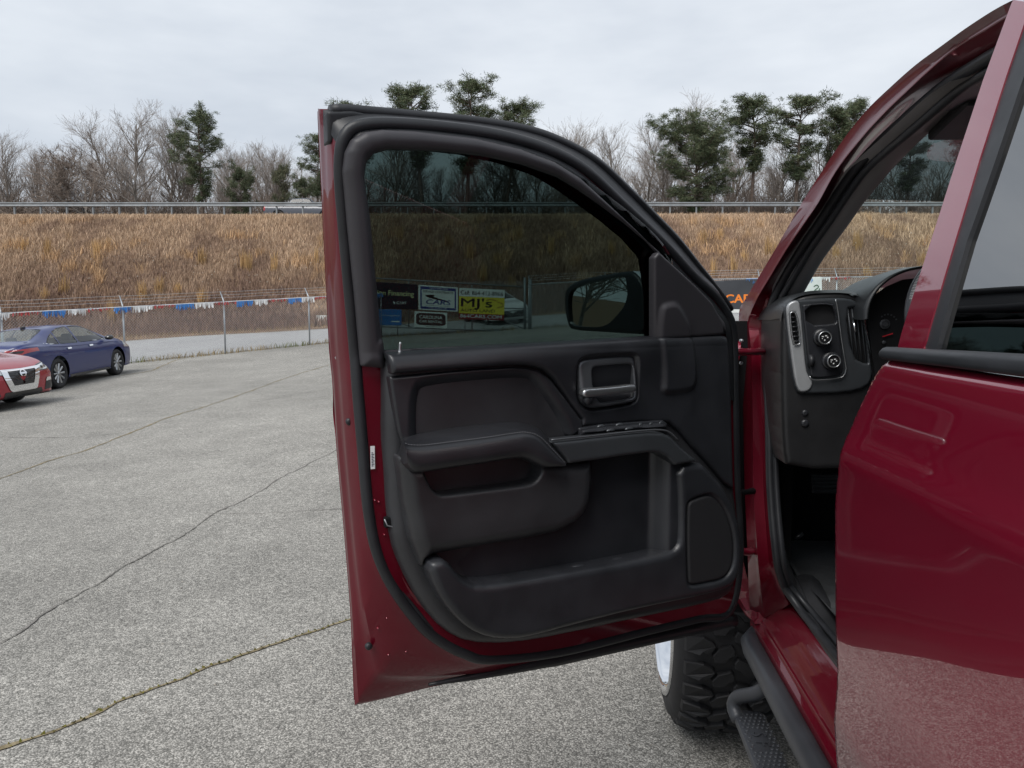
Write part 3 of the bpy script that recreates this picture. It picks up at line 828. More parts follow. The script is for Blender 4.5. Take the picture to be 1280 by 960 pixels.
# brush under the trees
mb = MB(); ev = MB()
for i in range(330):
    X = rnd.uniform(-64, 46); Y = rnd.uniform(70, 80)+SKEW*X; z = float(ground(X, Y))+1.2; h = rnd.uniform(2.0, 5.2)*rnd.uniform(0.6, 1)
    for k in range(80):
        a = rnd.uniform(0, 6.283); e = rnd.uniform(0.4, 1.4); L = h*rnd.uniform(0.5, 1.1); q = Vector((X+rnd.gauss(0,.5), Y+rnd.gauss(0,.4), z+rnd.uniform(0,.4*h)))
        d = Vector((math.cos(a)*math.cos(e), math.sin(a)*math.cos(e), math.sin(e)))*L
        mb.tube([q, q+d*0.5+Vector((rnd.gauss(0,.08), 0, 0)), q+d], [0.018, 0.013, 0.008], 3, caps=False)
tag(mb.build('brush_thicket', M_TWIGB), 'tangled brown brush under the trees behind the guardrail', kind='stuff')
# ================================================================== the truck
truck = empty('pickup_truck', (1.4, 1.2, 0.0))
tag(truck, 'lifted dark red pickup truck with its front door standing open', 'truck')
TOFF = Vector((1.4, 1.2, 0.0))
def adopt(o, parent):
    """parent o (built in world coordinates) without moving it"""
    o.parent = parent
    o.matrix_parent_inverse = parent_world(parent).inverted()
    return o
from mathutils import Matrix
def parent_world(p):
    return Matrix.Translation(TOFF) if p is truck else PW[p.name]
PW = {}
def tpart(o, parent=truck):
    if o.parent is not None: o.parent = None
    adopt(o, parent); PW[o.name] = Matrix.Identity(4) if True else None
    return o
XC = 1.40
_xz = np.array([(0.40,.62),(0.57,.565),(0.62,.55),(0.70,.500),(0.78,.462),(0.90,.434),(1.05,.420),(1.20,.413),(1.32,.409),(1.365,.405),(1.385,.413),(1.44,.420),(1.50,.428),(1.54,.438),(1.60,.456),(1.70,.487),(1.85,.532),(2.00,.577),(2.10,.61)])
_zz = np.linspace(0.4, 2.1, 341); _xx = np.interp(_zz, _xz[:,0], _xz[:,1]); _xx = np.convolve(np.pad(_xx, 4, 'edge'), np.ones(9)/9, 'valid')
def Xs(z): return np.interp(z, _zz, _xx)
class SideF:
    N = np.array([-1.0, 0, 0])
    def to(s, u, v, n):
        u, v, n = np.broadcast_arrays(np.asarray(u, float), np.asarray(v, float), np.asarray(n, float))
        return np.stack([Xs(v) - n, u, v], -1)
    def px(s, x, y, n=0.0):
        d = ray(x, y); X = 0.45
        for _ in range(30):
            p = EYEP + d*(X/d[0]); X = 0.5*X + 0.5*(float(Xs(p[2])) - n)
        return p[1], p[2]
    def p3(s, x, y, n=0.0):
        u, v = s.px(x, y, n); return np.array([float(Xs(v)) - n, u, v])
    def poly(s, pts, n=0.0): return np.array([s.px(x, y, n) for x, y in pts])
SD = SideF()
def mirX(V): return [(2*XC - v[0], v[1], v[2]) for v in V]

# ---- front door, swung open about its front edge
A2, B2 = np.array([-0.493, 1.613]), np.array([0.511, 2.219])
U2 = (B2 - A2)/np.linalg.norm(B2 - A2); N2 = np.array([U2[1], -U2[0]])
DT = 0.15
DF = Frame((A2[0]+N2[0]*DT, A2[1]+N2[1]*DT, 0), (U2[0], U2[1], 0), (0, 0, 1), lean=lambda v: 0.24*np.clip(np.asarray(v)-1.50, 0, None))
front_door = empty('front_door'); tpart(front_door); front_door['label'] = 'open front door showing its black inner trim and tinted window'
DP = front_door

C0 = [(397,136),(400,200),(404,280),(409,380),(413,450),(416,480),(421,560),(430,660),(438,760),(441,830),(443,881),(480,873),(540,858),(600,844),(700,820),(800,797),(870,781),(905,773),(903,700),(900,600),(897,500),(894,420),(888,368),(868,334),(840,299),(810,268),(780,238),(742,203),(705,181),(660,164),(600,153),(520,145),(450,139)]
C2 = [(424,165),(418,205),(421,280),(428,370),(434,440),(437,480),(445,560),(452,635),(462,690),(482,735),(512,780),(540,803),(572,820),(610,829),(700,819),(800,795),(870,778),(912,768),(925,700),(921,600),(919,500),(918,420),(904,374),(870,340),(838,305),(808,275),(777,245),(740,210),(703,188),(658,171),(598,159),(520,151),(455,149)]
C3 = [(440,172),(431,210),(437,280),(446,370),(452,440),(455,480),(461,560),(467,630),(479,688),(501,735),(536,778),(558,796),(585,810),(616,817),(700,808),(800,783),(870,767),(908,757),(920,690),(916,600),(914,500),(912,420),(893,383),(858,348),(828,315),(798,286),(765,256),(728,222),(695,201),(652,185),(597,172),(520,163),(465,163)]
def keyed(K, per=5, closed=True):
    P = np.asarray(K, float); m = len(P); out = []
    for i in range(m if closed else m-1):
        p1, p2 = P[i], P[(i+1) % m]; p0 = P[i-1] if (closed or i) else p1; p3 = P[(i+2) % m] if (closed or i+2 < m) else p2
        for t in np.linspace(0, 1, per, endpoint=False):
            out.append(0.5*(2*p1+(p2-p0)*t+(2*p0-5*p1+4*p2-p3)*t*t+(3*p1-p0-3*p2+p3)*t**3))
    if not closed: out.append(P[-1])
    return np.array(out)
def sharpkeyed(K, per, corners):
    """as keyed, but the listed keys stay corners"""
    P = np.asarray(K, float); m = len(P); out = []
    for i in range(m):
        j = (i+1) % m; p1, p2 = P[i], P[j]
        p0 = p1 if i in corners else P[i-1]; p3 = p2 if j in corners else P[(i+2) % m]
        for t in np.linspace(0, 1, per, endpoint=False):
            out.append(0.5*(2*p1+(p2-p0)*t+(2*p0-5*p1+4*p2-p3)*t*t+(3*p1-p0-3*p2+p3)*t**3))
    return np.array(out)
k0 = sharpkeyed(DF.poly(C0, -DT), 5, (0, 10, 17)); k2 = keyed(DF.poly(C2, -0.07)); k3 = keyed(DF.poly(C3, -0.05))
def ring3(k, n): return DF.to(k[:,0], k[:,1], np.full(len(k), n))
def lerp2(a, b, t): return a*(1-t)+b*t
M_BLK = M_RUBBER
shell = MB()
rows = [ring3(lerp2(k0, k2, 0.10), -DT-0.004), ring3(k0, -DT+0.002), ring3(lerp2(k0, k2, 0.06), -DT+0.014), ring3(lerp2(k0, k2, 0.26), -DT+0.020), ring3(lerp2(k0, k2, 0.40), -0.112), ring3(lerp2(k0, k2, 0.46), -0.100),
        ring3(lerp2(k0, k2, 0.80), -0.088), ring3(lerp2(k0, k2, 1.0), -0.075), ring3(lerp2(k2, k3, 0.5), -0.062), ring3(k3, -0.048), ring3(lerp2(k3, k2, -0.55), -0.040)]
shell.loft(rows, closed=True)
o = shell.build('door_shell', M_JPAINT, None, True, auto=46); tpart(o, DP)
# window outline, traced on the inner frame's edge
GLP = [(481,438),(476,402),(470,335),(464,270),(457,222),(460,200),(470,190),(486,185.5),(520,186),(555,187.5),(605,193),(655,204),(700,220),(728,237),(757,258),(785,279),(812,302),(832,325),(838,370),(838,421),(700,427),(600,432)]
glp = DF.poly(GLP, -0.012)
outer_p = k0
def f_win(U, V): return sdf_poly(glp, U, V)
def f_out(U, V): return np.minimum(sdf_poly(outer_p, U, V), -(f_win(U, V)+0.025))
bb = bbox(outer_p)
o = relief('outer_skin', DF, f_out, lambda U, V, d: np.full(U.shape, -DT-0.004) - 0.012*np.exp(-((V-1.36)/0.03)**2), bb, 0.012, M_PAINT, None, None); tpart(o, DP)
low_p = np.array([q for q in k3])
def f_sheet(U, V): return np.minimum(np.minimum(sdf_poly(low_p, U, V)+0.006, -(f_win(U, V)+0.02)), 9)
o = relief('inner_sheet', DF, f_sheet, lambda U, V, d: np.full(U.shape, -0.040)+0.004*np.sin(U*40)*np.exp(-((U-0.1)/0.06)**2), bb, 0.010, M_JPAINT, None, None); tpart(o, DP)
# seals
o = MB().tube(ring3(keyed(lerp2(DF.poly(C2, -0.05), DF.poly(C3, -0.05), 0.5)), -0.046), 0.0125, 10, closed=True).build('weather_seal', M_RUBBER, None, True); tpart(o, DP)
o = MB().tube(ring3(keyed(lerp2(DF.poly(C2, -0.05), DF.poly(C3, -0.05), 0.86)), -0.048), 0.008, 8, closed=True).build('inner_seal_lip', M_RUBBER, None, True); tpart(o, DP)
lowS = DF.poly([(532,851),(600,838),(700,815),(800,792),(905,768)], -0.13); lowS = catmull(lowS, 40)
o = MB().tube(DF.to(lowS[:,0], lowS[:,1], np.linspace(-0.11, -0.09, 40)), np.concatenate([np.linspace(0.004, 0.017, 14), np.full(26, 0.019)]), 8).build('bottom_seal', M_RUBBER, None, True); tpart(o, DP)
# black top edge trim over the frame, and the rubber corner block
top0 = DF.poly([(412,139),(428,138),(450,140),(520,146),(600,154),(660,165),(705,182),(742,204),(780,239),(810,269),(840,300),(868,335),(893,366),(906,385)], -0.12)
top0 = catmull(top0, 80)
mb = MB(); mb.tube(DF.to(top0[:,0], top0[:,1]-0.003, np.full(80, -0.115)), 0.014, 8, flat=1.9, upv=tuple(DF.N)); o = mb.build('frame_cap', M_RUBBER, None, True); tpart(o, DP)
cb = DF.poly([(407,141),(440,140),(470,147),(440,152),(425,170),(420,181),(408,181)], -0.10)
o = relief('corner_block', DF, lambda U, V: sdf_poly(cb, U, V), lambda U, V, d: -0.085+rnd_edge(d, 0.006), bbox(cb), 0.003, M_RUBBER, None, 0.03); tpart(o, DP)

# black gasket: fills the channel round the window opening and over the top of the frame
ix = [i % len(k0) for i in range(5*21, 5*33+3)]
o = MB().loft([ring3(lerp2(k0, k2, t)[ix], n) for t, n in ((0.16, -0.118), (0.4, -0.098), (0.75, -0.080), (1.0, -0.068))] + [ring3(lerp2(k2, k3, 0.6)[ix], -0.050)]).build('frame_gasket', M_RUBBER, None, True); tpart(o, DP)
ix = [i % len(k0) for i in range(5*20, 5*33+21)]
o = MB().loft([ring3(lerp2(k2, k3, 0.7)[ix], -0.052), ring3(k3[ix], -0.038), ring3(lerp2(k3, k2, -0.4)[ix], -0.030), ring3(lerp2(k3, k2, -0.9)[ix], -0.028)]).build('inner_gasket', M_RUBBER, None, True); tpart(o, DP)
# glass
o = relief('window_glass', DF, lambda U, V: f_win(U, V)+0.028, lambda U, V, d: np.full(U.shape, -0.026), bbox(glp), 0.03, M_GLASS_D, None, None)
tpart(o, DP); md = o.modifiers.new('thick', 'SOLIDIFY'); md.thickness = 0.004
# inner window frame
FRP = [(454,458)]+[(452,440),(446,370),(437,280),(431,212),(434,188),(442,172),(458,163),(480,160),(520,162),(597,171),(652,184),(695,200),(728,221),(765,255),(798,285),(828,314),(858,347),(893,382),(908,402),(912,418),(814,426),(700,430),(483,445),(482,461)]
frp = DF.poly(FRP, -0.012)
def f_fr(U, V): return np.minimum(sdf_poly(frp, U, V), -f_win(U, V))
def h_fr(U, V, d):
    a = sdf_poly(frp, U, V); b = -f_win(U, V)
    return -0.006 + rnd_edge(a, 0.022) + 0.6*rnd_edge(b, 0.016) - 0.006*np.exp(-((a-0.040)/0.006)**2)
o = relief('window_frame', DF, f_fr, h_fr, bbox(frp), 0.0035, M_FRAMEPL, None, 0.014); tpart(o, DP)
# sail panel in the front corner
SLP = [(817,424),(817,322),(823,315),(845,335),(870,358),(890,379),(901,399),(905,418),(868,421)]
slp = DF.poly(SLP, 0.0)
bl = chaikin(DF.poly([(822,470),(818,424),(820,395),(824,380),(836,376),(846,377),(856,392),(864,412),(868,450),(868,478),(862,489),(848,493),(820,495)], 0.0), 2)
def h_sail(U, V, d): return 0.004 + rnd_edge(d, 0.006) + 0.010*sstep(-0.002, 0.016, sdf_poly(bl, U, V))
o = relief('sail_panel', DF, lambda U, V: sdf_poly(slp, U, V), h_sail, bbox(slp), 0.003, M_FRAMEPL, None, 0.016); tpart(o, DP)

# lower trim, base layer
PB = [(481,456),(482,500),(481,540),(485,590),(487,634),(492,679),(504,712),(530,761),(558,792),(588,807),(640,808),(700,798),(800,776),(880,759),(910,750),(922,735),(927,700),(926,650),(921,612),(917,580),(915,500),(913,420),(860,422),(700,432),(483,446)]
pb = DF.poly(PB, -0.006); pb = chaikin(pb, 1)
o = relief('trim_base', DF, lambda U, V: sdf_poly(pb, U, V), lambda U, V, d: -0.004+rnd_edge(d, 0.028)+0.004*sstep(0.03, 0.06, d), bbox(pb), 0.005, M_PLAST2, None, 0.014); tpart(o, DP)
# upper panel carrying the handle
UP = [(483,441),(600,433),(700,427),(813,420.5),(868,418.5),(904,417),(913,420),(915,500),(917,585),(918,612),(905,604),(884,579),(866,560),(850,541),(836,529),(800,528),(727,534),(728,524),(704,492),(688,472),(674,461),(658,456.5),(636,456),(580,459),(487,467)]
up = DF.poly(UP, 0.010)
HB = [(721,462),(722,453),(727,449),(740,447),(780,444),(789,445),(793,450),(796,485),(796,498),(792,502),(780,505),(742,511),(733,508),(726,500)]
hb = chaikin(DF.poly(HB, 0.016), 2)
utop = np.concatenate([up[:7]])
def d_line(L_, U, V):
    d2 = np.full(np.shape(U), 9.0)
    for a_, b_ in zip(L_[:-1], L_[1:]):
        e = b_-a_; t = np.clip(((U-a_[0])*e[0]+(V-a_[1])*e[1])/(e@e), 0, 1); d2 = np.minimum(d2, (U-a_[0]-t*e[0])**2+(V-a_[1]-t*e[1])**2)
    return np.sqrt(d2)
def h_up(U, V, d):
    sh = sdf_poly(up, U, V)
    return 0.012 + rnd_edge(sh, 0.010) + 0.010*sstep(-0.002, 0.018, sdf_poly(bl, U, V)) - 0.012*sstep(-0.010, 0.0, sdf_poly(hb, U, V)) + 0.022*np.sqrt(np.clip(1-(1-np.clip(d_line(utop, U, V)/0.034, 0, 1))**2, 0, 1))-0.022+0.020*sstep(0.14, 0.03, d_line(utop, U, V))*sstep(0.78, 0.62, U)
o = relief('upper_panel', DF, lambda U, V: sdf_poly(up, U, V), h_up, bbox(up), 0.0022, M_PLAST, None, 0.02); tpart(o, DP)
# soft insert: a shallow dish
INS = [(486,471),(540,466),(600,461),(640,459),(660,460),(674,464),(688,475),(702,494),(726,526),(727,536),(714,545),(690,548),(676,541),(655,536),(600,540),(531,549),(503,556),(497,540),(491,505)]
ins = DF.poly(INS, 0.006)
dish = chaikin(DF.poly([(514,484),(530,474),(600,467),(655,464),(668,470),(690,500),(708,530),(715,560),(640,570),(517,575),(512,540)], 0.0), 2)
o = relief('soft_insert', DF, lambda U, V: sdf_poly(ins, U, V), lambda U, V, d: 0.014+rnd_edge(d, 0.006)-0.046*sstep(-0.012, 0.055, sdf_poly(dish, U, V)), bbox(ins), 0.0022, M_LEATHER, None, 0.02); tpart(o, DP)
# pull cup body below the armrest
PC = [(501,572),(508,572),(516,580),(600,570),(704,578),(743,577),(744,600),(741,628),(734,644),(724,655),(700,668),(660,677),(600,687),(545,697),(536,703),(533,716),(519,680),(508,632)]
pc = DF.poly(PC, 0.045)
CUP = [(529,588),(545,580),(640,566),(668,566),(677,573),(677,588),(671,600),(660,606),(620,611),(570,617),(550,619),(541,613),(535,602)]
cup = chaikin(DF.poly(CUP, 0.045), 2)
def f_pc(U, V): return np.minimum(sdf_poly(pc, U, V), -sdf_poly(cup, U, V))
def h_pc(U, V, d):
    a = sdf_poly(pc, U, V); c = -sdf_poly(cup, U, V)
    return 0.050 + rnd_edge(a, 0.032) + rnd_edge(c, 0.007) - 0.020*sstep(1.15, 0.93, V)
o = relief('pull_cup_body', DF, f_pc, h_pc, bbox(pc), 0.0035, M_PLAST2, None, 0.06); tpart(o, DP)
o = relief('pull_cup_floor', DF, lambda U, V: sdf_poly(cup, U, V)+0.012, lambda U, V, d: np.full(U.shape, -0.003)+0.004*np.exp(-((U-0.62)/0.012)**2), bbox(cup), 0.008, M_PLAST, None, None); tpart(o, DP)
# armrest pad: top face, stitched edge, front face, underside
RT = [(504,548),(515,544),(531,541.5),(562,536),(602,531),(637,528),(653,529),(673,535),(690,551),(711,578)]
RS = [(504,554),(512,557),(530,557.5),(565,553.5),(605,548.5),(640,543),(657,541.5),(673,546.5),(689,562),(706,580)]
RB = [(510,580),(518,589),(530,590.5),(565,585.5),(605,579.5),(640,574),(657,573.5),(672,580),(684,584.5),(704,583)]
def arow(px_, n): k = keyed(DF.poly(px_, n), 8, False); return k
rt, rs_, rb = arow(RT, 0.004), arow(RS, 0.080), arow(RB, 0.080)
def arow3(k, n): return DF.to(k[:,0], k[:,1], np.full(len(k), n))
rows = [arow3(rt, 0.0), arow3(lerp2(rt, rs_, 0.25)+np.array([0, 0.002]), 0.024), arow3(lerp2(rt, rs_, 0.6)+np.array([0, 0.003]), 0.052), arow3(lerp2(rt, rs_, 0.92)+np.array([0, 0.001]), 0.076), arow3(rs_-np.array([0, 0.002]), 0.0795),
        arow3(lerp2(rs_, rb, 0.08), 0.0835), arow3(lerp2(rs_, rb, 0.2), 0.087), arow3(lerp2(rs_, rb, 0.6), 0.087), arow3(lerp2(rs_, rb, 0.88), 0.083), arow3(rb, 0.074), arow3(rb-np.array([0, 0.004]), 0.055), arow3(rb-np.array([0, 0.002]), 0.010)]
mb = MB().loft(rows); m_ = len(rows); n_ = len(rt)
mb.add([r[0] for r in rows], [tuple(range(m_))]); mb.add([r[-1] for r in rows], [tuple(range(m_-1, -1, -1))])
o = mb.build('armrest', M_LEATHER, None, True, auto=60); tpart(o, DP)
sm = MB(); st = catmull(arow3(lerp2(rt, rs_, 0.93)+np.array([0, 0.001]), 0.0785), 260)
for i in range(2, 257, 4): sm.tube([st[i], st[i+1], st[i+2]], 0.0007, 4)
so = sm.build('stitching', M_STITCH, None); tpart(so, DP); so['kind'] = 'stuff'

# door pocket: moulded lip, speaker housing in one piece
MP = [(534,706),(548,699),(556,700),(563,706),(570,715),(580,725),(596,731),(640,726),(700,716),(760,706),(820,694),(838,689),(846,682),(848,670),(848,620),(845,583),(874,577),(886,588),(905,610),(918,636),(925,665),(926,695),(921,722),(910,735),(880,744),(800,760),(720,780),(670,794),(640,799),(610,797),(585,786),(562,764),(545,738)]
mp = DF.poly(MP, 0.050); mp = chaikin(mp, 1)
spk = chaikin(DF.poly([(858,640),(860,627),(868,622),(884,617),(893,618),(905,630),(914,648),(920,672),(920,700),(915,716),(904,727),(880,732),(862,735),(859,725)], 0.060), 2)
def h_mp(U, V, d): return 0.060 + rnd_edge(sdf_poly(mp, U, V), 0.016) - 0.008*sstep(-0.004, 0.004, sdf_poly(spk, U, V)) - 0.012*sstep(0.86, 0.76, V)
o = relief('door_pocket', DF, lambda U, V: sdf_poly(mp, U, V), h_mp, bbox(mp), 0.0035, M_PLAST, None, 0.06); tpart(o, DP)
o = relief('speaker_grille', DF, lambda U, V: sdf_poly(spk, U, V)-0.006, lambda U, V, d: 0.058+rnd_edge(d, 0.005)-0.012*sstep(0.86, 0.76, V), bbox(spk), 0.003, M_GRILLE, None, 0.01); tpart(o, DP)
PK = DF.poly([(560,690),(700,655),(735,620),(742,560),(850,560),(852,700),(600,745)], 0.0)
o = relief('pocket_back', DF, lambda U, V: sdf_poly(chaikin(PK, 1), U, V), lambda U, V, d: 0.002+0.045*sstep(-0.055, -0.02, U-DF.px(838, 640, 0.02)[0]), bbox(PK), 0.006, M_PLAST, None, None); tpart(o, DP)
for x, y in ((722, 709), (772, 701)):
    u, v = DF.px(x, y, 0.02); mb = MB(); rr = [(0.024*math.cos(a), 0.010*math.sin(a)) for a in np.linspace(0.02, 1.55, 6)]
    mb.lathe(rr, 20, lambda p, u=u, v=v: DF.to(u+p[0], v+p[2], 0.022+p[1]*0.5)); o = mb.build('bottle_bump', M_PLAST, None, True); tpart(o, DP)
# satin strip, its bright line, the switch shelf
SS = [(690,553),(720,550),(749,546.5),(780,543),(809,540.6),(829,541),(840,546),(852,559),(873,577),(845,582),(835,572),(825,567),(813,566),(780,570),(749,575),(712,580)]
ss = DF.poly(SS, 0.066)
o = relief('armrest_trim_strip', DF, lambda U, V: sdf_poly(ss, U, V), lambda U, V, d: 0.066+rnd_edge(d, 0.008), bbox(ss), 0.003, M_SATINDK, None, 0.05); tpart(o, DP)
ln = catmull(DF.poly([(689,550),(740,545),(800,538.5),(826,537.5),(838,541),(848,551)], 0.064), 40)
o = MB().tube(DF.to(ln[:,0], ln[:,1], np.full(40, 0.064)), 0.0022, 6).build('bright_line', M_SATIN, None, True); tpart(o, DP)
swp = DF.poly([(727,536),(760,531),(832,526),(838,530),(838,540),(800,541),(728,547)], 0.03)
vsw = swp[:,1].max()
o = relief('switch_panel', DF, lambda U, V: sdf_poly(swp, U, V), lambda U, V, d: 0.020+0.040*sstep(0.004, 0.03, sdf_poly(swp, U, V)+0.0*V)+rnd_edge(d, 0.003), bbox(swp), 0.0025, M_PLAST, None, 0.04); tpart(o, DP); swo = o
for i, (x, y, w) in enumerate(((752,534,.022),(775,532,.022),(764,539,.024),(787,537,.024),(802,532,.012),(815,531,.012),(827,530,.012))):
    u, v = DF.px(x, y, 0.055); mb = MB(); rr = [(w*0.5*math.cos(a), 0.006*math.sin(a)) for a in np.linspace(0.02, 1.55, 5)]
    mb.lathe(rr, 14, lambda p, u=u, v=v: DF.to(u+p[0], v+p[2]+p[1]*0.12, 0.052+p[1]*0.4)); o = mb.build('window_switch', M_SATINDK, None, True); tpart(o, DP)
# inner handle: bezel, dark cup, lever
HR = [(740,466),(741,460),(746,457.5),(786,455),(791,457),(792,464),(793,482),(793,496),(788,499),(770,501),(752,504),(747,500),(742,490)]
hr = chaikin(DF.poly(HR, 0.020), 2)
def h_hb(U, V, d):
    return 0.022 + rnd_edge(sdf_poly(hb, U, V), 0.010) + rnd_edge(-sdf_poly(hr, U, V), 0.006)
o = relief('handle_bezel', DF, lambda U, V: np.minimum(sdf_poly(hb, U, V), -sdf_poly(hr, U, V)), h_hb, bbox(hb), 0.002, M_SATIN, None, 0.03); tpart(o, DP)
o = relief('handle_cup', DF, lambda U, V: sdf_poly(hr, U, V)+0.006, lambda U, V, d: -0.020+0.030*sstep(0.055, 0.0, V-DF.px(768, 500, 0)[1]), bbox(hr), 0.003, M_PLAST, None, None); tpart(o, DP)
lv = DF.poly([(728,490),(731,486),(745,485),(770,483),(793,480),(795,483),(795,488),(793,490),(770,493),(745,496),(733,497.5),(728,495)], 0.036)
o = relief('handle_lever', DF, lambda U, V: sdf_poly(chaikin(lv, 1), U, V), lambda U, V, d: 0.040+rnd_edge(d, 0.007), bbox(lv), 0.0016, M_SILVER, None, 0.012); tpart(o, DP)
u, v = DF.px(736, 500, 0.03); mb = MB().lathe([(0.012, 0.0), (0.012, 0.010), (0.009, 0.014), (0.0, 0.015)], 20, lambda p: DF.to(u+p[0], v+p[1], 0.020+p[2])); o = mb.build('handle_pivot', M_PLAST, None, True); tpart(o, DP)
# lock pin
u, v = DF.px(500, 441, 0.0); mb = MB().tube(DF.to(np.full(5, u), v+np.array([-0.004, 0.0, 0.006, 0.018, 0.022]), np.full(5, -0.002)), [0.009, 0.006, 0.0032, 0.0034, 0.002], 10); o = mb.build('lock_pin', M_SILVER, None, True); tpart(o, DP)
# latch, sticker, plugs, bolts on the red shut face
u, v = DF.px(489, 652, -0.03); mb = MB().box((u-0.016, v-0.010, -0.036), (u+0.020, v+0.012, -0.020), lambda p: DF.to(*p)); o = mb.build('latch', M_DARK, None, bevel=0.003); tpart(o, DP)
mb = MB().tube([DF.to(u+a, v+b, -0.018) for a, b in ((-0.018,0.010),(-0.012,-0.004),(0.004,-0.010),(0.022,-0.010),(0.024,0.008))], 0.0015, 6); o = mb.build('latch_lip', M_STEEL, None, True); tpart(o, DP)
u, v = DF.px(466, 572, -0.034); mb = MB().box((u-0.0045, v-0.024, -0.0355), (u+0.0045, v+0.024, -0.0345), lambda p: DF.to(*p)); o = mb.build('sticker', M_WHITE, None); tpart(o, DP); stk = o
mb = MB()
for i in range(9): mb.box((u-0.003, v-0.018+0.0034*i, -0.0342), (u+0.001+0.002*(i % 2), v-0.0165+0.0034*i, -0.0339), lambda p: DF.to(*p))
o = mb.build('sticker_print', mat('sticker_ink', (0.05, 0.06, 0.09), 0.6), None); tpart(o, DP)
for i, (x, y, n, r, m) in enumerate(((423,447,-0.125,0.007,M_SILVER),(437,527,-0.090,0.008,M_RUBBER),(461,808,-0.095,0.008,M_RUBBER),(472,785,-0.092,0.002,M_PAINT),(483,772,-0.09,0.002,M_PAINT),(485,818,-0.095,0.002,M_PAINT),(507,814,-0.092,0.002,M_PAINT),(468,625,-0.037,0.002,M_PAINT),(473,627,-0.037,0.002,M_PAINT),(480,668,-0.037,0.002,M_PAINT))):
    u, v = DF.px(x, y, n); mb = MB().lathe([(r, -0.004), (r, 0.002), (r*0.6, 0.005), (0.0, 0.005)], 14, lambda p: DF.to(u+p[0], v+p[1], n+p[2])); o = mb.build('plug' if m is M_RUBBER else 'bolt', m, None, True); tpart(o, DP)

# door mirror, outside the glass
th = math.radians(58.9)
def rotc(x, y): return np.array([x*math.cos(th)+y*math.sin(th), -x*math.sin(th)+y*math.cos(th)])
nm = rotc(0.18, -0.98); nm = nm/np.linalg.norm(nm)
mo = DF.to(*DF.px(755, 378, -0.34), -0.34)
MF = Frame((mo[0], mo[1], 0), (-nm[1], nm[0], 0), (0, 0, 1))
mglass = DF  # (naming only)
MG = [(713,372),(718,361),(726,357),(745,351.5),(770,346.5),(784,344.5),(787,347),(790,376),(772,400),(758,410),(735,409.5),(716,408),(714,395)]
MH = [(708,372),(710,362),(716,355),(730,349),(757,343.5),(785,339),(794,339),(803,348),(809,360),(812,380),(812,418),(790,417),(757,415),(716,412.5),(712,405),(709,390)]
mg = chaikin(MF.poly(MG), 2); mh = chaikin(MF.poly(MH), 1)
mirror_o = relief('mirror_glass', MF, lambda U, V: sdf_poly(mg, U, V), lambda U, V, d: np.full(U.shape, 0.004), bbox(mg), 0.01, M_MIRROR, None, 0.004); tpart(mirror_o, DP)
def f_mh(U, V): return np.minimum(sdf_poly(mh, U, V), -sdf_poly(mg, U, V)+0.002)
o = relief('mirror_rim', MF, f_mh, lambda U, V, d: 0.012+rnd_edge(sdf_poly(mh, U, V), 0.010), bbox(mh), 0.004, M_PLAST, None, 0.01); tpart(o, DP)
c = mh.mean(0); rows = []
for s, n in ((1.0, 0.004), (1.01, -0.02), (0.98, -0.06), (0.86, -0.10), (0.60, -0.125), (0.05, -0.132)):
    q = c+(mh-c)*s; rows.append(MF.to(q[:,0], q[:,1], np.full(len(q), n)))
o = MB().loft(rows, True).build('mirror_cap', M_CHROME, None, True); tpart(o, DP)
m0, m1 = MF.to(*MF.px(800, 392), -0.05), DF.to(*DF.px(838, 405, -0.15), -0.15)
o = MB().tube([m0, m0*0.5+m1*0.5, m1], [0.05, 0.045, 0.055], 10).build('mirror_arm', M_PLAST, None, True); tpart(o, DP)
# hinges and check strap at the pillar
def band(name, pts, r, m, flat=1.0): o = MB().tube(pts, r, 10, flat=flat).build(name, m, None, True); return tpart(o, DP)
for y in (440, 690):
    p = atY(931, y, 2.20); band('hinge', [DF.to(*DF.px(914, y, -0.02), -0.05), p, p+np.array([0.05, 0.03, 0])], 0.022, M_PAINT, 0.5)
    for dy in (-14, 14):
        q = atY(927, y+dy, 2.16); o = MB().lathe([(0.005, -0.01), (0.005, 0.004), (0.0, 0.005)], 10, lambda p, q=q: (q[0]+p[0], q[1]-p[2], q[2]+p[1])).build('hinge_bolt', M_STEEL, None, True); tpart(o, DP)
p = atX(950, 612, 0.55); band('check_strap', [atY(917, 616, 2.12), atY(935, 615, 2.17), p], [0.008, 0.008, 0.012], M_DARK)
M_JAMB = M_RUBBER

# ---- body side around the door opening
K0 = [(938,772),(936,738),(935,700),(931,610),(929,520),(926,440),(924,391),(933,372),(948,347),(969,312),(989.6,276),(1004,251),(1028,213),(1055,173),(1083,138),(1114,108),(1144,81.5),(1175,58.6),(1215,30),(1262,2),(1345,-32)]
K1 = [(957,772),(951,733),(947,695),(942,610),(941,520),(939,440),(936,402),(945,376),(962,347),(983,312),(1007,277),(1023,253),(1045,214),(1076,174),(1104,143),(1133,115),(1160,90),(1195,61),(1234,37),(1274,14),(1353,-20)]
K2 = [(986,756),(972,724),(965,690),(958,610),(956,520),(953,440),(954,405),(960,376),(973,345),(995,309),(1017,276),(1033,250),(1058,213),(1088,175),(1117,146),(1144,122),(1176,97),(1210,75),(1245,55),(1286,32),(1362,0)]
K3 = [(994,750),(983,722),(976,690),(969,610),(967,520),(965,440),(966,408),(974,376),(991,347),(1013,310),(1037,276),(1054,250),(1080,214),(1111,186),(1142,160),(1172,134),(1202,109),(1232,90),(1265,70),(1300,50),(1372,20)]
def k3d(K, n): return keyed(np.array([SD.p3(x, y, n-e) for (x, y), e in zip(K, KE if len(K) == 18 else [0]*len(K))]), 5, False)
KE = [0.085, 0.05, 0.022]+[0]*15      # the pillar's foot runs inboard to the sill
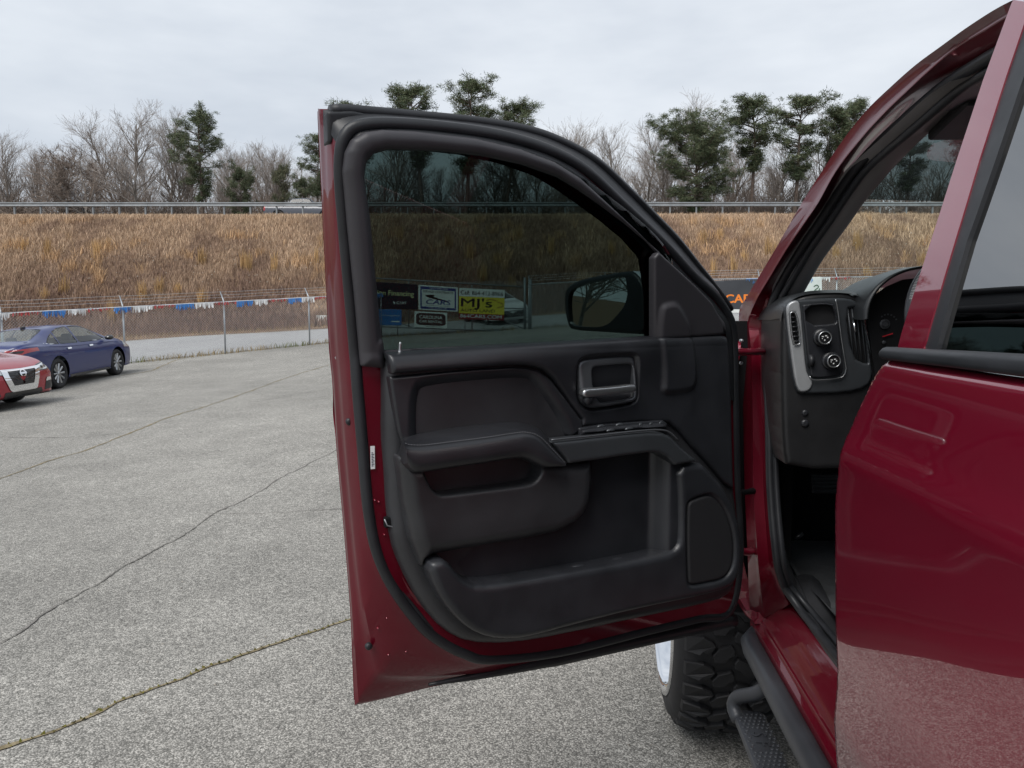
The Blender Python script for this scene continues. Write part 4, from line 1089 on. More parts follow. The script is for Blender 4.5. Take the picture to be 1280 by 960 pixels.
def pil(K, xs_, n):
    """lower keys on the hinge pillar's own upright planes, the rest on the leaning body side"""
    return keyed(np.array([atX(x, y, xs_[i]) if i < 7 else SD.p3(x, y, n) for i, (x, y) in enumerate(K)]), 5, False)
c0 = pil(K0, (0.545, 0.515, 0.507, 0.505, 0.505, 0.503, 0.500), -0.035); c1 = pil(K1, (0.580, 0.535, 0.520, 0.515, 0.515, 0.514, 0.512), -0.050)
c2 = pil(K2, (0.616, 0.578, 0.555, 0.545, 0.545, 0.544, 0.543), -0.085); c3 = pil(K3, (0.632, 0.595, 0.570, 0.562, 0.562, 0.562, 0.560), -0.105)
c0b = c0 + np.array([0.02, 0.10, 0.0]); c0b[55:] = c0[55:] + np.array([0.04, 0.01, 0.002])
cm = lerp2(c0, c1, 0.55) + np.array([0.006, 0.006, 0])
c1b = lerp2(c0, c1, 0.88); cm2 = lerp2(c1, c2, 0.5) + np.array([0.012, 0.010, 0])
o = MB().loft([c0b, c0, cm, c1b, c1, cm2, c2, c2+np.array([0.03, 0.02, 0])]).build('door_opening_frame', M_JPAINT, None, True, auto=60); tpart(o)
sl = lerp2(c2, c3, 0.45)
sill_seal = [SD.p3(1060, 858, -0.2)]
sl = np.vstack([[(0.640, 0.7, 0.750), (0.640, 1.5, 0.750), (0.638, 1.95, 0.750), (0.632, 2.10, 0.754)], sl[3:]])
o = MB().tube(sl, 0.0115, 10).build('opening_seal', M_RUBBER, None, True); tpart(o)
o = MB().tube(np.vstack([[(0.662, 0.7, 0.757), (0.662, 1.5, 0.757), (0.660, 1.95, 0.757), (0.655, 2.09, 0.760)], (lerp2(c2, c3, 0.95)+np.array([0.006, 0.006, 0]))[3:]]), 0.009, 8).build('opening_seal_lip', M_RUBBER, None, True); tpart(o)
# windscreen pillar's inner trim
K4 = [(1000,372),(1012,350),(1030,320),(1060,279),(1081,249),(1103,222),(1122,200),(1151,171),(1180,144),(1205,123),(1240,105)]
K3u = [(974,376),(991,347),(1013,310),(1037,276),(1054,250),(1080,214),(1111,186),(1142,160),(1172,134),(1202,109),(1232,90)]
a3, a4 = k3d(K3u, -0.112), k3d(K4, -0.165)
mid = lerp2(a3, a4, 0.5) + np.array([-0.004, -0.014, 0.0])
o = MB().loft([a3+np.array([-0.035, 0.05, 0]), a3, mid, a4, a4+np.array([0.02, 0.06, 0])]).build('pillar_trim', M_PILLAR, None, True); tpart(o)
# windscreen: from pillar to pillar, bowed forward
W0 = k3d([(1000,380),(1025,328),(1054,287),(1085,244),(1122,200),(1151,171),(1192,132)], -0.175)
rows = []
for t in np.linspace(0, 1, 13):
    X = W0[:,0] + (2*(XC-W0[:,0]))*t; b = 1-(2*t-1)**2
    rows.append(np.column_stack([X, W0[:,1]+0.05+0.16*b, W0[:,2]+0.01*b]))
o = MB().loft(rows).build('windscreen', M_GLASS_W, None, True); tpart(o)
M_BAND = tint_glass('shade_band', (0.16, 0.19, 0.19), 0.35)
kk = 17
o = MB().loft([r[15:]-np.array([0, 0.012, 0.004]) for r in rows]).build('shade_band', M_BAND, None, True); tpart(o)
# roof skin and headliner
rr_ = c0[74:]; rows = []
ext = np.vstack([rr_, [[rr_[-1][0]+0.0, -0.35, rr_[-1][2]]]])
for dx, dz in ((0, 0), (0.05, 0.006), (0.15, 0.018), (0.40, 0.036), (0.80, 0.045)):
    rows.append(ext + np.array([dx, 0.0, dz])*1.0)
full = rows + [np.column_stack([2*XC-r[:,0], r[:,1], r[:,2]]) for r in rows[::-1]]
o = MB().loft(full).build('roof', M_PAINT, None, True); tpart(o)
hl = [r - np.array([-0.06, 0.03, 0.055]) for r in rows[:]]; hl[-1] = hl[-1]
hfull = hl + [np.column_stack([2*XC-r[:,0], r[:,1], r[:,2]]) for r in hl[::-1]]
o = MB().loft(hfull).build('headliner', M_PLAST2, None, True); tpart(o)
v0 = atX(1158, 170, 0.74); mb = MB().box((0.0, -0.16, -0.012), (0.40, 0.0, 0.012), lambda p: (v0[0]+p[0], v0[1]+p[1], v0[2]+p[2]-0.22*p[1])); o = mb.build('sun_visor', M_PLAST2, None, bevel=0.008); tpart(o)

# rocker: one section swept along the body
sec = [(0.66,0.555),(0.60,0.560),(0.562,0.585),(0.551,0.605),(0.550,0.622),(0.553,0.630),(0.562,0.636),(0.566,0.640),(0.569,0.646),(0.574,0.648),(0.600,0.694),(0.604,0.698),(0.607,0.706),(0.612,0.710),(0.622,0.728),(0.630,0.735),(0.66,0.738)]
o = MB().loft([[(x, 2.36, z) for x, z in sec], [(x, 2.2, z) for x, z in sec], [(x, 1.0, z) for x, z in sec], [(x, 0.05, z) for x, z in sec]]).build('rocker_panel', M_JPAINT, None, True, auto=35); tpart(o)
sec2 = [(0.628,0.730),(0.632,0.748),(0.645,0.754),(0.652,0.748),(0.660,0.752),(0.675,0.757),(0.70,0.752),(0.72,0.735)]
o = MB().loft([[(x+dx, y, z+dz) for x, z in sec2] for y, dx, dz in ((2.34, 0.03, 0.030), (2.25, 0.022, 0.022), (2.15, 0.012, 0.012), (2.05, 0.004, 0.004), (1.9, 0.0, 0.0), (0.6, 0.0, 0.0))]).build('sill_plate', M_PLAST2, None, True, auto=40); tpart(o)

mb = MB().box((0.45, 2.335, 0.66), (0.66, 2.350, 1.56)); o = mb.build('hinge_gap_shade', M_DARK, None); tpart(o)  # added dark sheet behind the hinge gap, standing in for its shade
# ---- rear door (closed)
rear_door = empty('rear_door'); tpart(rear_door); rear_door['label'] = 'closed rear door whose glossy red skin mirrors the lot'
RD = rear_door
fe = SD.poly([(1045,958),(1044,850),(1042,760),(1042,690),(1042,625),(1046,578),(1058,540),(1078,495),(1094,463),(1104,450)])
bt = SD.poly([(1104,449.5),(1150,456.5),(1200,464),(1280,476)])
sl_ = (bt[-1,1]-bt[0,1])/(bt[-1,0]-bt[0,0])
bz = lambda Y: bt[0,1] + sl_*(Y-bt[0,0])
rd_p = np.concatenate([[(fe[0,0]-0.005, 0.63)], catmull(fe, 40), [(0.10, bz(0.10)), (0.10, 0.63)]])
o = relief('door_skin', SD, lambda U, V: sdf_poly(rd_p, U, V), lambda U, V, d: 0.0+rnd_edge(d, 0.010), bbox(rd_p), 0.008, M_PAINT, None, 0.022); o.data.set_sharp_from_angle(angle=math.radians(70)); tpart(o, RD)
ml_t = SD.poly([(1106,433.5),(1280,443)]); ml_b = SD.poly([(1101,449),(1280,471)])
def lin(p, Y): return p[0,1]+(p[1,1]-p[0,1])/(p[1,0]-p[0,0])*(Y-p[0,0])
Y1 = 0.08; mlp = np.array([(ml_b[0,0]-0.004, ml_b[0,1]), (ml_t[0,0]+0.008, ml_t[0,1]-0.010), (ml_t[0,0], ml_t[0,1]), (Y1, lin(ml_t, Y1)), (Y1, lin(ml_b, Y1))])
o = relief('belt_moulding', SD, lambda U, V: sdf_poly(mlp, U, V), lambda U, V, d: 0.006+rnd_edge(d, 0.007), bbox(mlp), 0.004, M_RUBBER, None, 0.03); tpart(o, RD)
FE = SD.poly([(1118,436),(1122,420),(1160,300),(1192,200),(1225,100),(1262,0)]); FI = SD.poly([(1150,436),(1153,427),(1190,300),(1220,200),(1252,100),(1286,0)]); FT = SD.poly([(1163,440),(1166,430),(1203,300),(1238,200),(1269,108),(1304,10)])
zt = 1.975
fo = np.concatenate([FE, [(FE[-1,0]-0.05, zt-0.004), (FE[-1,0]-0.12, zt+0.004), (0.35, zt+0.008), (0.12, zt-0.12), (0.02, lin(ml_t, 0.0)-0.01)]])
fi = np.concatenate([FI, [(FI[-1,0]-0.04, zt-0.055), (FI[-1,0]-0.10, zt-0.048), (0.36, zt-0.045), (0.20, zt-0.16), (0.11, lin(ml_t, 0.0)-0.01)]])
o = relief('upper_frame', SD, lambda U, V: np.minimum(sdf_poly(fo, U, V), -sdf_poly(fi, U, V)), lambda U, V, d: np.full(U.shape, -0.004), bbox(fo), 0.0025, M_PAINT, None, 0.05); o.data.set_sharp_from_angle(angle=math.radians(70)); tpart(o, RD)
ft = np.concatenate([FT, [(FT[-1,0]-0.03, zt-0.075), (FT[-1,0]-0.10, zt-0.066), (0.37, zt-0.062), (0.22, zt-0.17), (0.13, lin(ml_t, 0.0)-0.01)]])
o = relief('window_channel', SD, lambda U, V: np.minimum(sdf_poly(fi, U, V)+0.004, -sdf_poly(ft, U, V)), lambda U, V, d: np.full(U.shape, -0.006), bbox(fi), 0.0025, M_RUBBER, None, 0.03); tpart(o, RD)
o = relief('window_glass', SD, lambda U, V: sdf_poly(ft, U, V)+0.010, lambda U, V, d: np.full(U.shape, -0.016), bbox(ft), 0.02, M_GLASS_R, None, None); tpart(o, RD)
md = o.modifiers.new('thick', 'SOLIDIFY'); md.thickness = 0.004
# dark liner behind the rear glass and door: the cab's inside
o = MB().box((0.52, 0.10, 0.74), (0.56, 1.02, 1.50)).build('inner_panel', M_PLAST2, None, bevel=0.01); tpart(o, RD)

# ---- front wing, bonnet, rest of the cab and bed, simple but whole
WY, WZ, WR = 2.93, 0.44, 0.44
wing = np.array([(2.30,0.64),(2.30,1.50),(2.9,1.50),(3.5,1.47),(3.86,1.42),(3.9,0.75),(3.5,0.62)])
o = relief('front_wing', SD, lambda U, V: np.minimum(sdf_poly(wing, U, V), np.hypot(U-WY, V-WZ-0.10)-0.52), lambda U, V, d: rnd_edge(d, 0.012) - 0.25*np.clip(U-3.5, 0, 1)**2, bbox(wing), 0.02, M_PAINT, None, 0.05); tpart(o)
mo_ = link('front_wing', o.data.copy()); 
for q in mo_.data.vertices: q.co.x = 2*XC-q.co.x
mo_.data.flip_normals(); tpart(mo_)
hood = []
for t in np.linspace(0, 1, 15):
    X = 0.43 + (2*(XC-0.43))*t; b = 1-(2*t-1)**4
    hood.append([(X, Y, z+0.09*b) for Y, z in ((2.34, 1.485), (2.7, 1.485), (3.2, 1.475), (3.7, 1.44), (3.9, 1.38), (3.93, 1.2))])
o = MB().loft(hood).build('bonnet', M_PAINT, None, True); tpart(o)
mb = MB().box((0.46, 3.86, 0.72), (2*XC-0.46, 3.96, 1.24)); o = mb.build('grille', M_PLAST, None, bevel=0.03); tpart(o)
mb = MB().box((0.44, 3.80, 0.62), (2*XC-0.44, 4.06, 0.86)); o = mb.build('front_bumper', M_CHROME, None, bevel=0.05); tpart(o)
mb = MB().box((0.75, -2.6, 0.50), (2*XC-0.75, 3.8, 0.66)); o = mb.build('chassis', M_DARK, None, bevel=0.03); tpart(o)
# far side of the cab
V = []
fs = np.array([(2.30,0.64),(2.30,1.50),(0.0,1.52),(0.0,0.64)])
o = relief('far_side', SD, lambda U, V: sdf_poly(fs, U, V), lambda U, V, d: 0*U, bbox(fs), 0.04, M_PAINT, None, 0.05)
for q in o.data.vertices: q.co.x = 2*XC-q.co.x
o.data.flip_normals(); tpart(o)
fg = np.concatenate([[(2.1,1.51)], [(p[1], p[2]) for p in c0[35::4]], [(0.0, 2.0), (0.0, 1.51)]])
o = relief('far_window', SD, lambda U, V: sdf_poly(fg, U, V), lambda U, V, d: np.full(U.shape, -0.02), bbox(fg), 0.04, M_GLASS_R, None, None)
for q in o.data.vertices: q.co.x = 2*XC-q.co.x
tpart(o)
mb = MB().box((0.50, -0.14, 0.66), (2*XC-0.50, -0.06, 1.98)); o = mb.build('cab_back', M_PAINT, None, bevel=0.02); tpart(o)
bed = np.array([(-0.16,0.66),(-0.16,1.54),(-2.2,1.54),(-2.2,0.70)])
for sgn in (0, 1):
    o = relief('bed_side', SD, lambda U, V: np.minimum(sdf_poly(bed, U, V), np.hypot(U+0.98, V-WZ-0.10)-0.52), lambda U, V, d: rnd_edge(d, 0.012), bbox(bed), 0.02, M_PAINT, None, 0.06)
    if sgn:
        for q in o.data.vertices: q.co.x = 2*XC-q.co.x
        o.data.flip_normals()
    tpart(o)
mb = MB().box((0.48, -2.2, 0.80), (2*XC-0.48, -0.18, 0.90)); o = mb.build('bed_floor', M_DARK, None); tpart(o)
mb = MB().box((0.46, -2.26, 0.80), (2*XC-0.46, -2.20, 1.53)); o = mb.build('tailgate', M_PAINT, None, bevel=0.02); tpart(o)

# ---- cab interior
mb = MB().box((2*XC-0.72, -0.05, 1.80), (2*XC-0.62, 2.0, 2.04)); o = mb.build('far_rail_trim', M_PLAST2, None, bevel=0.02); tpart(o)
mb = MB().box((2*XC-0.62, 0.0, 0.72), (2*XC-0.52, 2.3, 1.48)); o = mb.build('far_door_trim', M_PLAST2, None, bevel=0.02); tpart(o)
mb = MB().box((0.64, 0.0, 0.68), (2*XC-0.64, 2.72, 0.735)); o = mb.build('cab_floor', M_PLAST2, None); tpart(o)
M_MAT = mat('dusty_floor_mat', (0.055, 0.057, 0.061), 0.75, bump=(60, 0.5, 0.004), var=(8, 0.35))
rows = [[(x, y, z+0.012*math.sin(x*9+y*7)) for x, z in ((0.69, 0.775), (0.72, 0.75), (0.80, 0.748), (0.95, 0.75), (1.05, 0.77), (1.08, 0.80))] for y in (1.0, 1.3, 1.6, 1.9, 2.15, 2.35)] + [[(x, 2.66, z+0.05) for x, z in ((0.69, 0.775), (0.72, 0.75), (0.80, 0.748), (0.95, 0.75), (1.05, 0.77), (1.08, 0.80))]]
o = MB().loft(rows).build('floor_mat', M_MAT, None, True); tpart(o)
mb = MB().box((0.62, 2.70, 0.70), (2*XC-0.62, 2.76, 1.45)); o = mb.build('firewall', M_DARK, None); tpart(o)
# kick panel: inner wall ahead of the sill, with its raised rim
kk_ = c3[0:32]
rows = [kk_, kk_+np.array([0.012, 0.02, 0]), kk_+np.array([0.040, 0.12, 0.004]), kk_+np.array([0.055, 0.30, 0.004]), kk_+np.array([0.06, 0.56, 0.004])]
o = MB().loft(rows).build('kick_panel', M_PLAST2, None, True); tpart(o)
rim = [atX(x, y, X) for x, y, X in ((1012,765,0.70),(992,735,0.69),(985,712,0.685),(983,690,0.685),(986,676,0.69),(995,672,0.70),(1003,667,0.72))]
o = MB().tube(catmull(rim, 30), 0.008, 8).build('kick_panel_rim', M_PLAST2, None, True); tpart(o)
pp = atY(1031, 604, 2.42)
mb = MB().box((-0.045, -0.012, -0.028), (0.055, 0.012, 0.028), lambda p: (pp[0]+p[0], pp[1]+p[1]+0.45*p[2], pp[2]+p[2])); o = mb.build('brake_pedal', M_RUBBER, None, bevel=0.006); tpart(o)
for k in range(4):
    mb = MB().box((-0.04, -0.016, -0.020+0.011*k), (0.05, -0.012, -0.015+0.011*k), lambda p: (pp[0]+p[0], pp[1]+p[1]+0.45*p[2], pp[2]+p[2])); q = mb.build('pedal_rib', M_SATINDK, None); tpart(q, o)
o = MB().tube([pp+np.array([0.0, 0.02, 0.02]), pp+np.array([0.02, 0.12, 0.22])], 0.010, 8).build('pedal_arm', M_DARK, None, True); tpart(o)

dashboard = empty('dashboard'); tpart(dashboard)
DB = dashboard
FF = Frame((0, 2.05, 0), (1, 0, 0), (0, 0, 1))
def dash(name, px_, n, m, r=0.006, res=0.0025, sk=0.03, sm=1, hole=None, hf=None):
    p = FF.poly(px_, n); p = chaikin(p, sm) if sm else p
    f = lambda U, V: sdf_poly(p, U, V)
    if hole is not None:
        hp = [chaikin(FF.poly(h, n), 1) for h in hole]
        f = lambda U, V: np.minimum.reduce([sdf_poly(p, U, V)]+[-sdf_poly(h, U, V) for h in hp])
    o = relief(name, FF, f, (lambda U, V, d: n+rnd_edge(d, r)) if hf is None else hf, bbox(p), res, m, None, sk); return tpart(o, DB)
CUB = [(1006,383),(1040,380),(1045,392),(1046,402),(1043,405),(1009,407)]
VENT = [(1057,386),(1074,383),(1078,392),(1086,448),(1085,456),(1066,447)]
LV = [(987,393),(989,390),(996,391),(1001,428),(998,431),(991,431)]
dash('dash_face', [(976,420),(977,398),(981,384),(992,373),(1010,367),(1040,365),(1060,366),(1071,371),(1078,382),(1083,405),(1092,440),(1102,480),(1120,520),(1120,585),(984,588),(979,560),(977,500)], 0.0, M_DASH, 0.015, 0.004, 0.20)
dash('dash_bezel', [(980,390),(982,381),(989,376),(1000,374),(1044,372),(1062,373),(1073,378),(1080,392),(1089,450),(1092,470),(1085,484),(1060,491),(1003,493),(995,489),(989,465)], 0.012, M_SATINDK, 0.008, 0.002, 0.02, 1, [CUB, VENT, LV])
dash('dash_side_strip', [(983,390),(984,382),(989,377),(997,375),(1001,381),(1004,420),(1008,462),(1012,472),(1017,478),(1013,488),(1003,491),(997,487),(992,465)], 0.017, M_SATINL, 0.005, 0.0018, 0.01, 1, [LV])
dash('control_panel', [(1003,383),(1006,380),(1041,378),(1046,388),(1054,448),(1055,462),(1049,470),(1019,473),(1012,468)], 0.019, M_PLAST, 0.004, 0.0018, 0.01, 1, [CUB])
dash('cubby', CUB, -0.02, M_DARK, 0.002, 0.003, 0.01, 0)
mbb = MB()
def slot(frp_, px_, n, name, m): return dash(name, px_, n, m, 0.002, 0.0018, 0.01, 0)
slot(FF, VENT, -0.008, 'vent_cavity', M_DARK); slot(FF, LV, -0.004, 'side_vent_cavity', M_DARK)
for i in range(4):
    a, b = FF.px(1060+5.2*i, 386, 0.008), FF.px(1067.5+5.2*i, 449+1.6*i, 0.008)
    o = MB().tube([FF.to(*a, 0.004), FF.to(*b, 0.004)], 0.0045, 6, flat=0.45, upv=(1, 0, 0)).build('vent_slat', M_SATINDK, None, True); tpart(o, DB)
a, b = FF.px(1067, 403, 0.012), FF.px(1069, 415, 0.012)
o = MB().tube([FF.to(*a, 0.014), FF.to(*b, 0.014)], 0.0032, 8).build('vent_tab', M_CHROME, None, True); tpart(o, DB)
for i in range(6):
    a, b = FF.px(988+0.6*i, 397+6*i, 0.01), FF.px(997+0.6*i, 396.5+6*i, 0.01)
    o = MB().tube([FF.to(*a, 0.006), FF.to(*b, 0.006)], 0.0028, 6).build('side_vent_slat', M_PLAST, None, True); tpart(o, DB)
pv = [FF.to(*FF.px(x, y, 0.018), 0.020) for x, y in chaikin(LV, 2)]
o = MB().tube(pv, 0.0022, 6, closed=True).build('side_vent_ring', M_SILVER, None, True); tpart(o, DB)
pv = [FF.to(*FF.px(x, y, 0.018), 0.020) for x, y in ((1044,374),(1047,388),(1051,420),(1056,452),(1057,463),(1050,472),(1018,475),(1012,470))]
o = MB().tube(catmull(pv, 40), 0.0014, 6).build('panel_outline', M_SILVER, None, True); tpart(o, DB)
for x, y in ((1029,422),(1040,451)):
    u, v = FF.px(x, y, 0.03)
    k = MB().lathe([(0.024, 0.0), (0.022, 0.006), (0.0185, 0.008), (0.0175, 0.024), (0.016, 0.026)], 28, lambda p: FF.to(u+p[0], v+p[1], 0.019+p[2])).build('control_knob', M_PLAST, None, True, auto=40); tpart(k, DB)
    q = MB().lathe([(0.0172, 0.0), (0.0172, 0.003), (0.0145, 0.004), (0.0145, 0.0)], 28, lambda p: FF.to(u+p[0], v+p[1], 0.044+p[2])).build('knob_ring', M_SILVER, None, True); tpart(q, k)
    q = MB().lathe([(0.015, 0.0), (0.0, 0.0005)], 24, lambda p: FF.to(u+p[0], v+p[1], 0.0452+p[2])).build('knob_face', M_DARK, None); tpart(q, k)
    q = MB()
    for dx, dy, w, h in ((-0.006, 0.003, 0.005, 0.0022), (0.002, 0.005, 0.005, 0.0022), (0.006, 0.001, 0.003, 0.003), (-0.001, -0.006, 0.003, 0.003), (-0.007, -0.002, 0.002, 0.002)):
        q.box((u+dx-w/2, v+dy-h/2, 0.0458), (u+dx+w/2, v+dy+h/2, 0.0462), lambda p: FF.to(*p))
    q = q.build('knob_symbols', M_WHITE, None); tpart(q, k)
u, v = FF.px(1015, 451, 0.03)
o = MB().tube([FF.to(u-0.006, v, 0.019), FF.to(u+0.006, v, 0.019)], 0.016, 20).build('dimmer_wheel', M_RUBBER, None, True); tpart(o, DB)
for x, y, r in ((1006,516,0.008),(1006,529,0.010)):
    u, v = FF.px(x, y, 0.0); o = MB().lathe([(r, -0.002), (r, 0.004), (r*0.5, 0.006), (0.0, 0.005)], 16, lambda p: FF.to(u+p[0], v+p[1], p[2])).build('dash_button', M_PLAST, None, True); tpart(o, DB)
# dash top and instrument hood
tp = [FF.to(*FF.px(x, y, 0), 0.0) for x, y in ((976,400),(980,384),(992,372),(1010,366),(1040,364),(1062,365),(1073,368))]
tp = catmull(tp, 24); rows = [tp+np.array([0, dy, dz]) for dy, dz in ((0.0, -0.004), (0.015, 0.004), (0.10, 0.0), (0.25, 0.0), (0.42, 0.01))]
M_DTOP = mat('dash_top', (0.022, 0.024, 0.026), 0.38, spec=0.6, bump=(700, 0.2, 0.0006), var=(6, 0.1))
o = MB().loft(rows).build('dash_top', M_DTOP, None, True); tpart(o, DB)
hp = [(1077,400),(1079,384),(1086,368),(1098,354),(1116,342),(1142,334),(1180,331),(1240,334),(1270,345),(1285,370)]
hh_ = catmull(np.array([atY(x, y, 1.98) for x, y in hp]), 40); ctr = hh_.mean(0)
rows = [ctr+(hh_-ctr)*0.90+np.array([0, 0.03, -0.004]), ctr+(hh_-ctr)*0.93+np.array([0, -0.01, -0.004]), ctr+(hh_-ctr)*0.97+np.array([0, -0.02, 0]), hh_, hh_+np.array([0, 0.08, 0.002]), hh_+np.array([0, 0.25, -0.01]), hh_+np.array([0, 0.42, -0.04])]
o = MB().loft(rows).build('instrument_hood', M_DTOP, None, True); tpart(o, DB)
FC = Frame((0, 2.04, 0), (1, 0, 0), (0, 0, 1))
cl = FC.poly([(1082,385),(1100,362),(1140,345),(1260,345),(1285,400),(1250,520),(1100,520),(1090,440)], 0.0)
o = relief('instrument_panel', FC, lambda U, V: sdf_poly(chaikin(cl, 1), U, V), lambda U, V, d: 0*U, bbox(cl), 0.006, mat('gauge_black', (0.006, 0.006, 0.007), 0.5), None, 0.01); tpart(o, DB)
for x, y, r in ((1107,405,0.0125),(1106,428,0.0045)):
    u, v = FC.px(x, y, 0.01); o = MB().lathe([(r, 0.0), (r, 0.004), (r*0.75, 0.005), (r*0.7, 0.002), (r*0.55, 0.006), (0.0, 0.006)], 24, lambda p: FC.to(u+p[0], v+p[1], 0.003+p[2])).build('gauge_knob', M_SATIN, None, True, auto=30); tpart(o, DB)
a, b = FC.px(1103, 421, 0.006), FC.px(1116, 417, 0.006)
o = MB().tube([FC.to(*a, 0.006), FC.to(*b, 0.006)], 0.0016, 6).build('red_trim_line', mat('red_accent', (0.45, 0.02, 0.03), 0.4), None); tpart(o, DB)
mb = MB()
for i in range(6):
    a = 0.5+0.35*i; u, v = FC.px(1110+12*math.cos(a), 405-12*math.sin(a), 0.004); mb.box((u-0.002, v-0.002, 0.003), (u+0.002, v+0.002, 0.0036), lambda p: FC.to(*p))
o = mb.build('gauge_marks', M_SATIN, None); tpart(o, DB)
# steering wheel: leather rim with grey cross stitching, hub and spokes
swc = np.array([0.925, 1.74, 1.555]); ax = np.array([0, -math.cos(0.42), math.sin(0.42)]); sv = np.array([0, math.sin(0.42), math.cos(0.42)]); su = np.array([1.0, 0, 0])
circ = [swc + 0.188*(su*math.cos(a)+sv*math.sin(a)) for a in np.linspace(0, 2*math.pi, 64, endpoint=False)]
wheel = MB().tube(circ, 0.0165, 14, closed=True).build('steering_wheel', M_LEATHER, None, True); tpart(wheel)
mb = MB()
for i in range(90):
    a = math.pi*0.62 + 0.0105*i; c = swc+0.188*(su*math.cos(a)+sv*math.sin(a)); o_ = su*math.cos(a)+sv*math.sin(a); b = 0.0168
    P = [c + b*(ax*math.cos(q)-o_*math.sin(q))+0.0035*(1 if q > 0 else -1)*np.cross(ax, o_) for q in (-0.9, -0.3, 0.3, 0.9)]
    if i % 2 == 0: mb.tube(P, 0.0009, 4)
q = mb.build('rim_stitching', mat('grey_thread', (0.35, 0.35, 0.36), 0.8), None); q['kind'] = 'stuff'; tpart(q)
hub = MB().lathe([(0.075, 0.03), (0.085, 0.045), (0.06, 0.065), (0.0, 0.07)], 24, lambda p: swc - ax*0.06 + su*p[0]+sv*p[1]+ax*p[2]).build('steering_hub', M_PLAST, None, True); tpart(hub)
for a in (0.15, math.pi-0.15, -math.pi/2):
    c = swc+0.18*(su*math.cos(a)+sv*math.sin(a)); o = MB().tube([swc-ax*0.02, (swc+c)/2-ax*0.012, c], 0.016, 8, flat=0.5, upv=tuple(ax)).build('steering_spoke', M_SATINDK, None, True); tpart(o)
# front seats behind the dark rear door glass
for sx in (0.98, 1.82):
    seat = empty('front_seat'); tpart(seat)
    def slab(name, pts, w):
        r_ = [np.array([(sx+dx*w, y, z) for y, z in pts]) for dx in (-0.5, -0.46, 0.46, 0.5)]
        c_ = np.array([[sx, np.mean([p[0] for p in pts]), np.mean([p[1] for p in pts])]])
        r_[0] = r_[0]*0.8+0.2*np.array([[sx-0.5*w, c_[0,1], c_[0,2]]]); r_[3] = r_[3]*0.8+0.2*np.array([[sx+0.5*w, c_[0,1], c_[0,2]]])
        o = MB().loft([list(r)+[r[0]] for r in r_]).build(name, M_LEATHER, None, True); tpart(o, seat)
        for e in (0, 3):
            pass
    slab('seat_cushion', chaikin([(0.55,0.95),(1.15,1.0),(1.2,1.08),(1.1,1.14),(0.6,1.10)], 2), 0.54)
    slab('seat_back', chaikin([(0.62,1.05),(0.50,1.05),(0.28,1.62),(0.30,1.70),(0.40,1.70),(0.46,1.6)], 2), 0.52)
    slab('head_restraint', chaikin([(0.30,1.74),(0.26,1.90),(0.36,1.92),(0.40,1.76)], 2), 0.28)

# ---- side step: long tube, hoop and studded tread plate
side_step = empty('side_step'); tpart(side_step)
TX, TZ = 0.530, 0.590
o = MB().tube([(TX+0.10, 2.34, TZ+0.015), (TX+0.03, 2.325, TZ+0.006), (TX+0.005, 2.28, TZ), (TX, 2.22, TZ), (TX, 1.5, TZ), (TX, 0.2, TZ), (TX, -0.2, TZ)], [0.02, 0.027, 0.030, 0.031, 0.031, 0.031, 0.030], 18).build('step_tube', M_STEP, None, True); tpart(o, side_step)
SZ = 0.435
e0, e1 = 2.155, 1.52
for y0, y1, s in ((2.05, 2.17, 1), (1.58, 1.48, -1)):
    pts = catmull([(TX+0.005, y0, TZ-0.02), (TX-0.022, y0+0.03*s, TZ-0.06), (TX-0.058, y1-0.02*s, SZ+0.045), (TX-0.068, y1-0.015*s, SZ+0.012), (TX-0.058, y1-0.04*s, SZ-0.012)], 16)
    o = MB().tube(pts, 0.020, 12).build('step_arm', M_STEP, None, True); tpart(o, side_step)
plate = MB()
PR = [(-0.045, -0.018), (-0.048, -0.004), (-0.044, 0.002), (-0.036, 0.004), (0.034, 0.002), (0.041, -0.002), (0.042, -0.02), (-0.045, -0.018)]
plate.loft([[(TX-0.024+a*k, y, SZ+b) for a, b in PR] for y, k in ((e0, 0.86), (e0-0.012, 1.0), (e1+0.012, 1.0), (e1, 0.86))])
n0 = len(PR)
plate.add([(TX-0.024+a*0.86, e0, SZ+b) for a, b in PR[:-1]], [tuple(range(n0-1))]); plate.add([(TX-0.024+a*0.86, e1, SZ+b) for a, b in PR[:-1]], [tuple(range(n0-2, -1, -1))])
o = plate.build('tread_plate', M_STEP, None, True, auto=40); tpart(o, side_step)
st = MB()
for i in range(34):
    for j in range(6):
        y = e0-0.022-i*0.0175; x = TX-0.060+j*0.0132+(0.0066 if i % 2 else 0)
        if 5 <= i <= 10 and 1 <= j <= 3: continue
        st.lathe([(0.0046, 0.0), (0.0042, 0.0022), (0.0028, 0.0036), (0.0024, 0.0022)], 8, lambda p: (x+p[0], y+p[1], SZ+0.0035+p[2]))
o = st.build('tread_studs', M_STEP, None, True); o['kind'] = 'stuff'; tpart(o, side_step)
LF = Frame((TX-0.028, e0-0.155, SZ+0.0062), (0, -1, 0), (1, 0, 0))
for ch, du in (('S', -0.024), ('F', 0.020)):
    tt_ = text('step_letters', ch, M_STEP, LF, du, 0.0, 0.0, 0.052, None, bold=0.0); tpart(tt_, side_step)
    md = tt_.modifiers.new('raise', 'SOLIDIFY'); md.thickness = 0.002; md.offset = 1

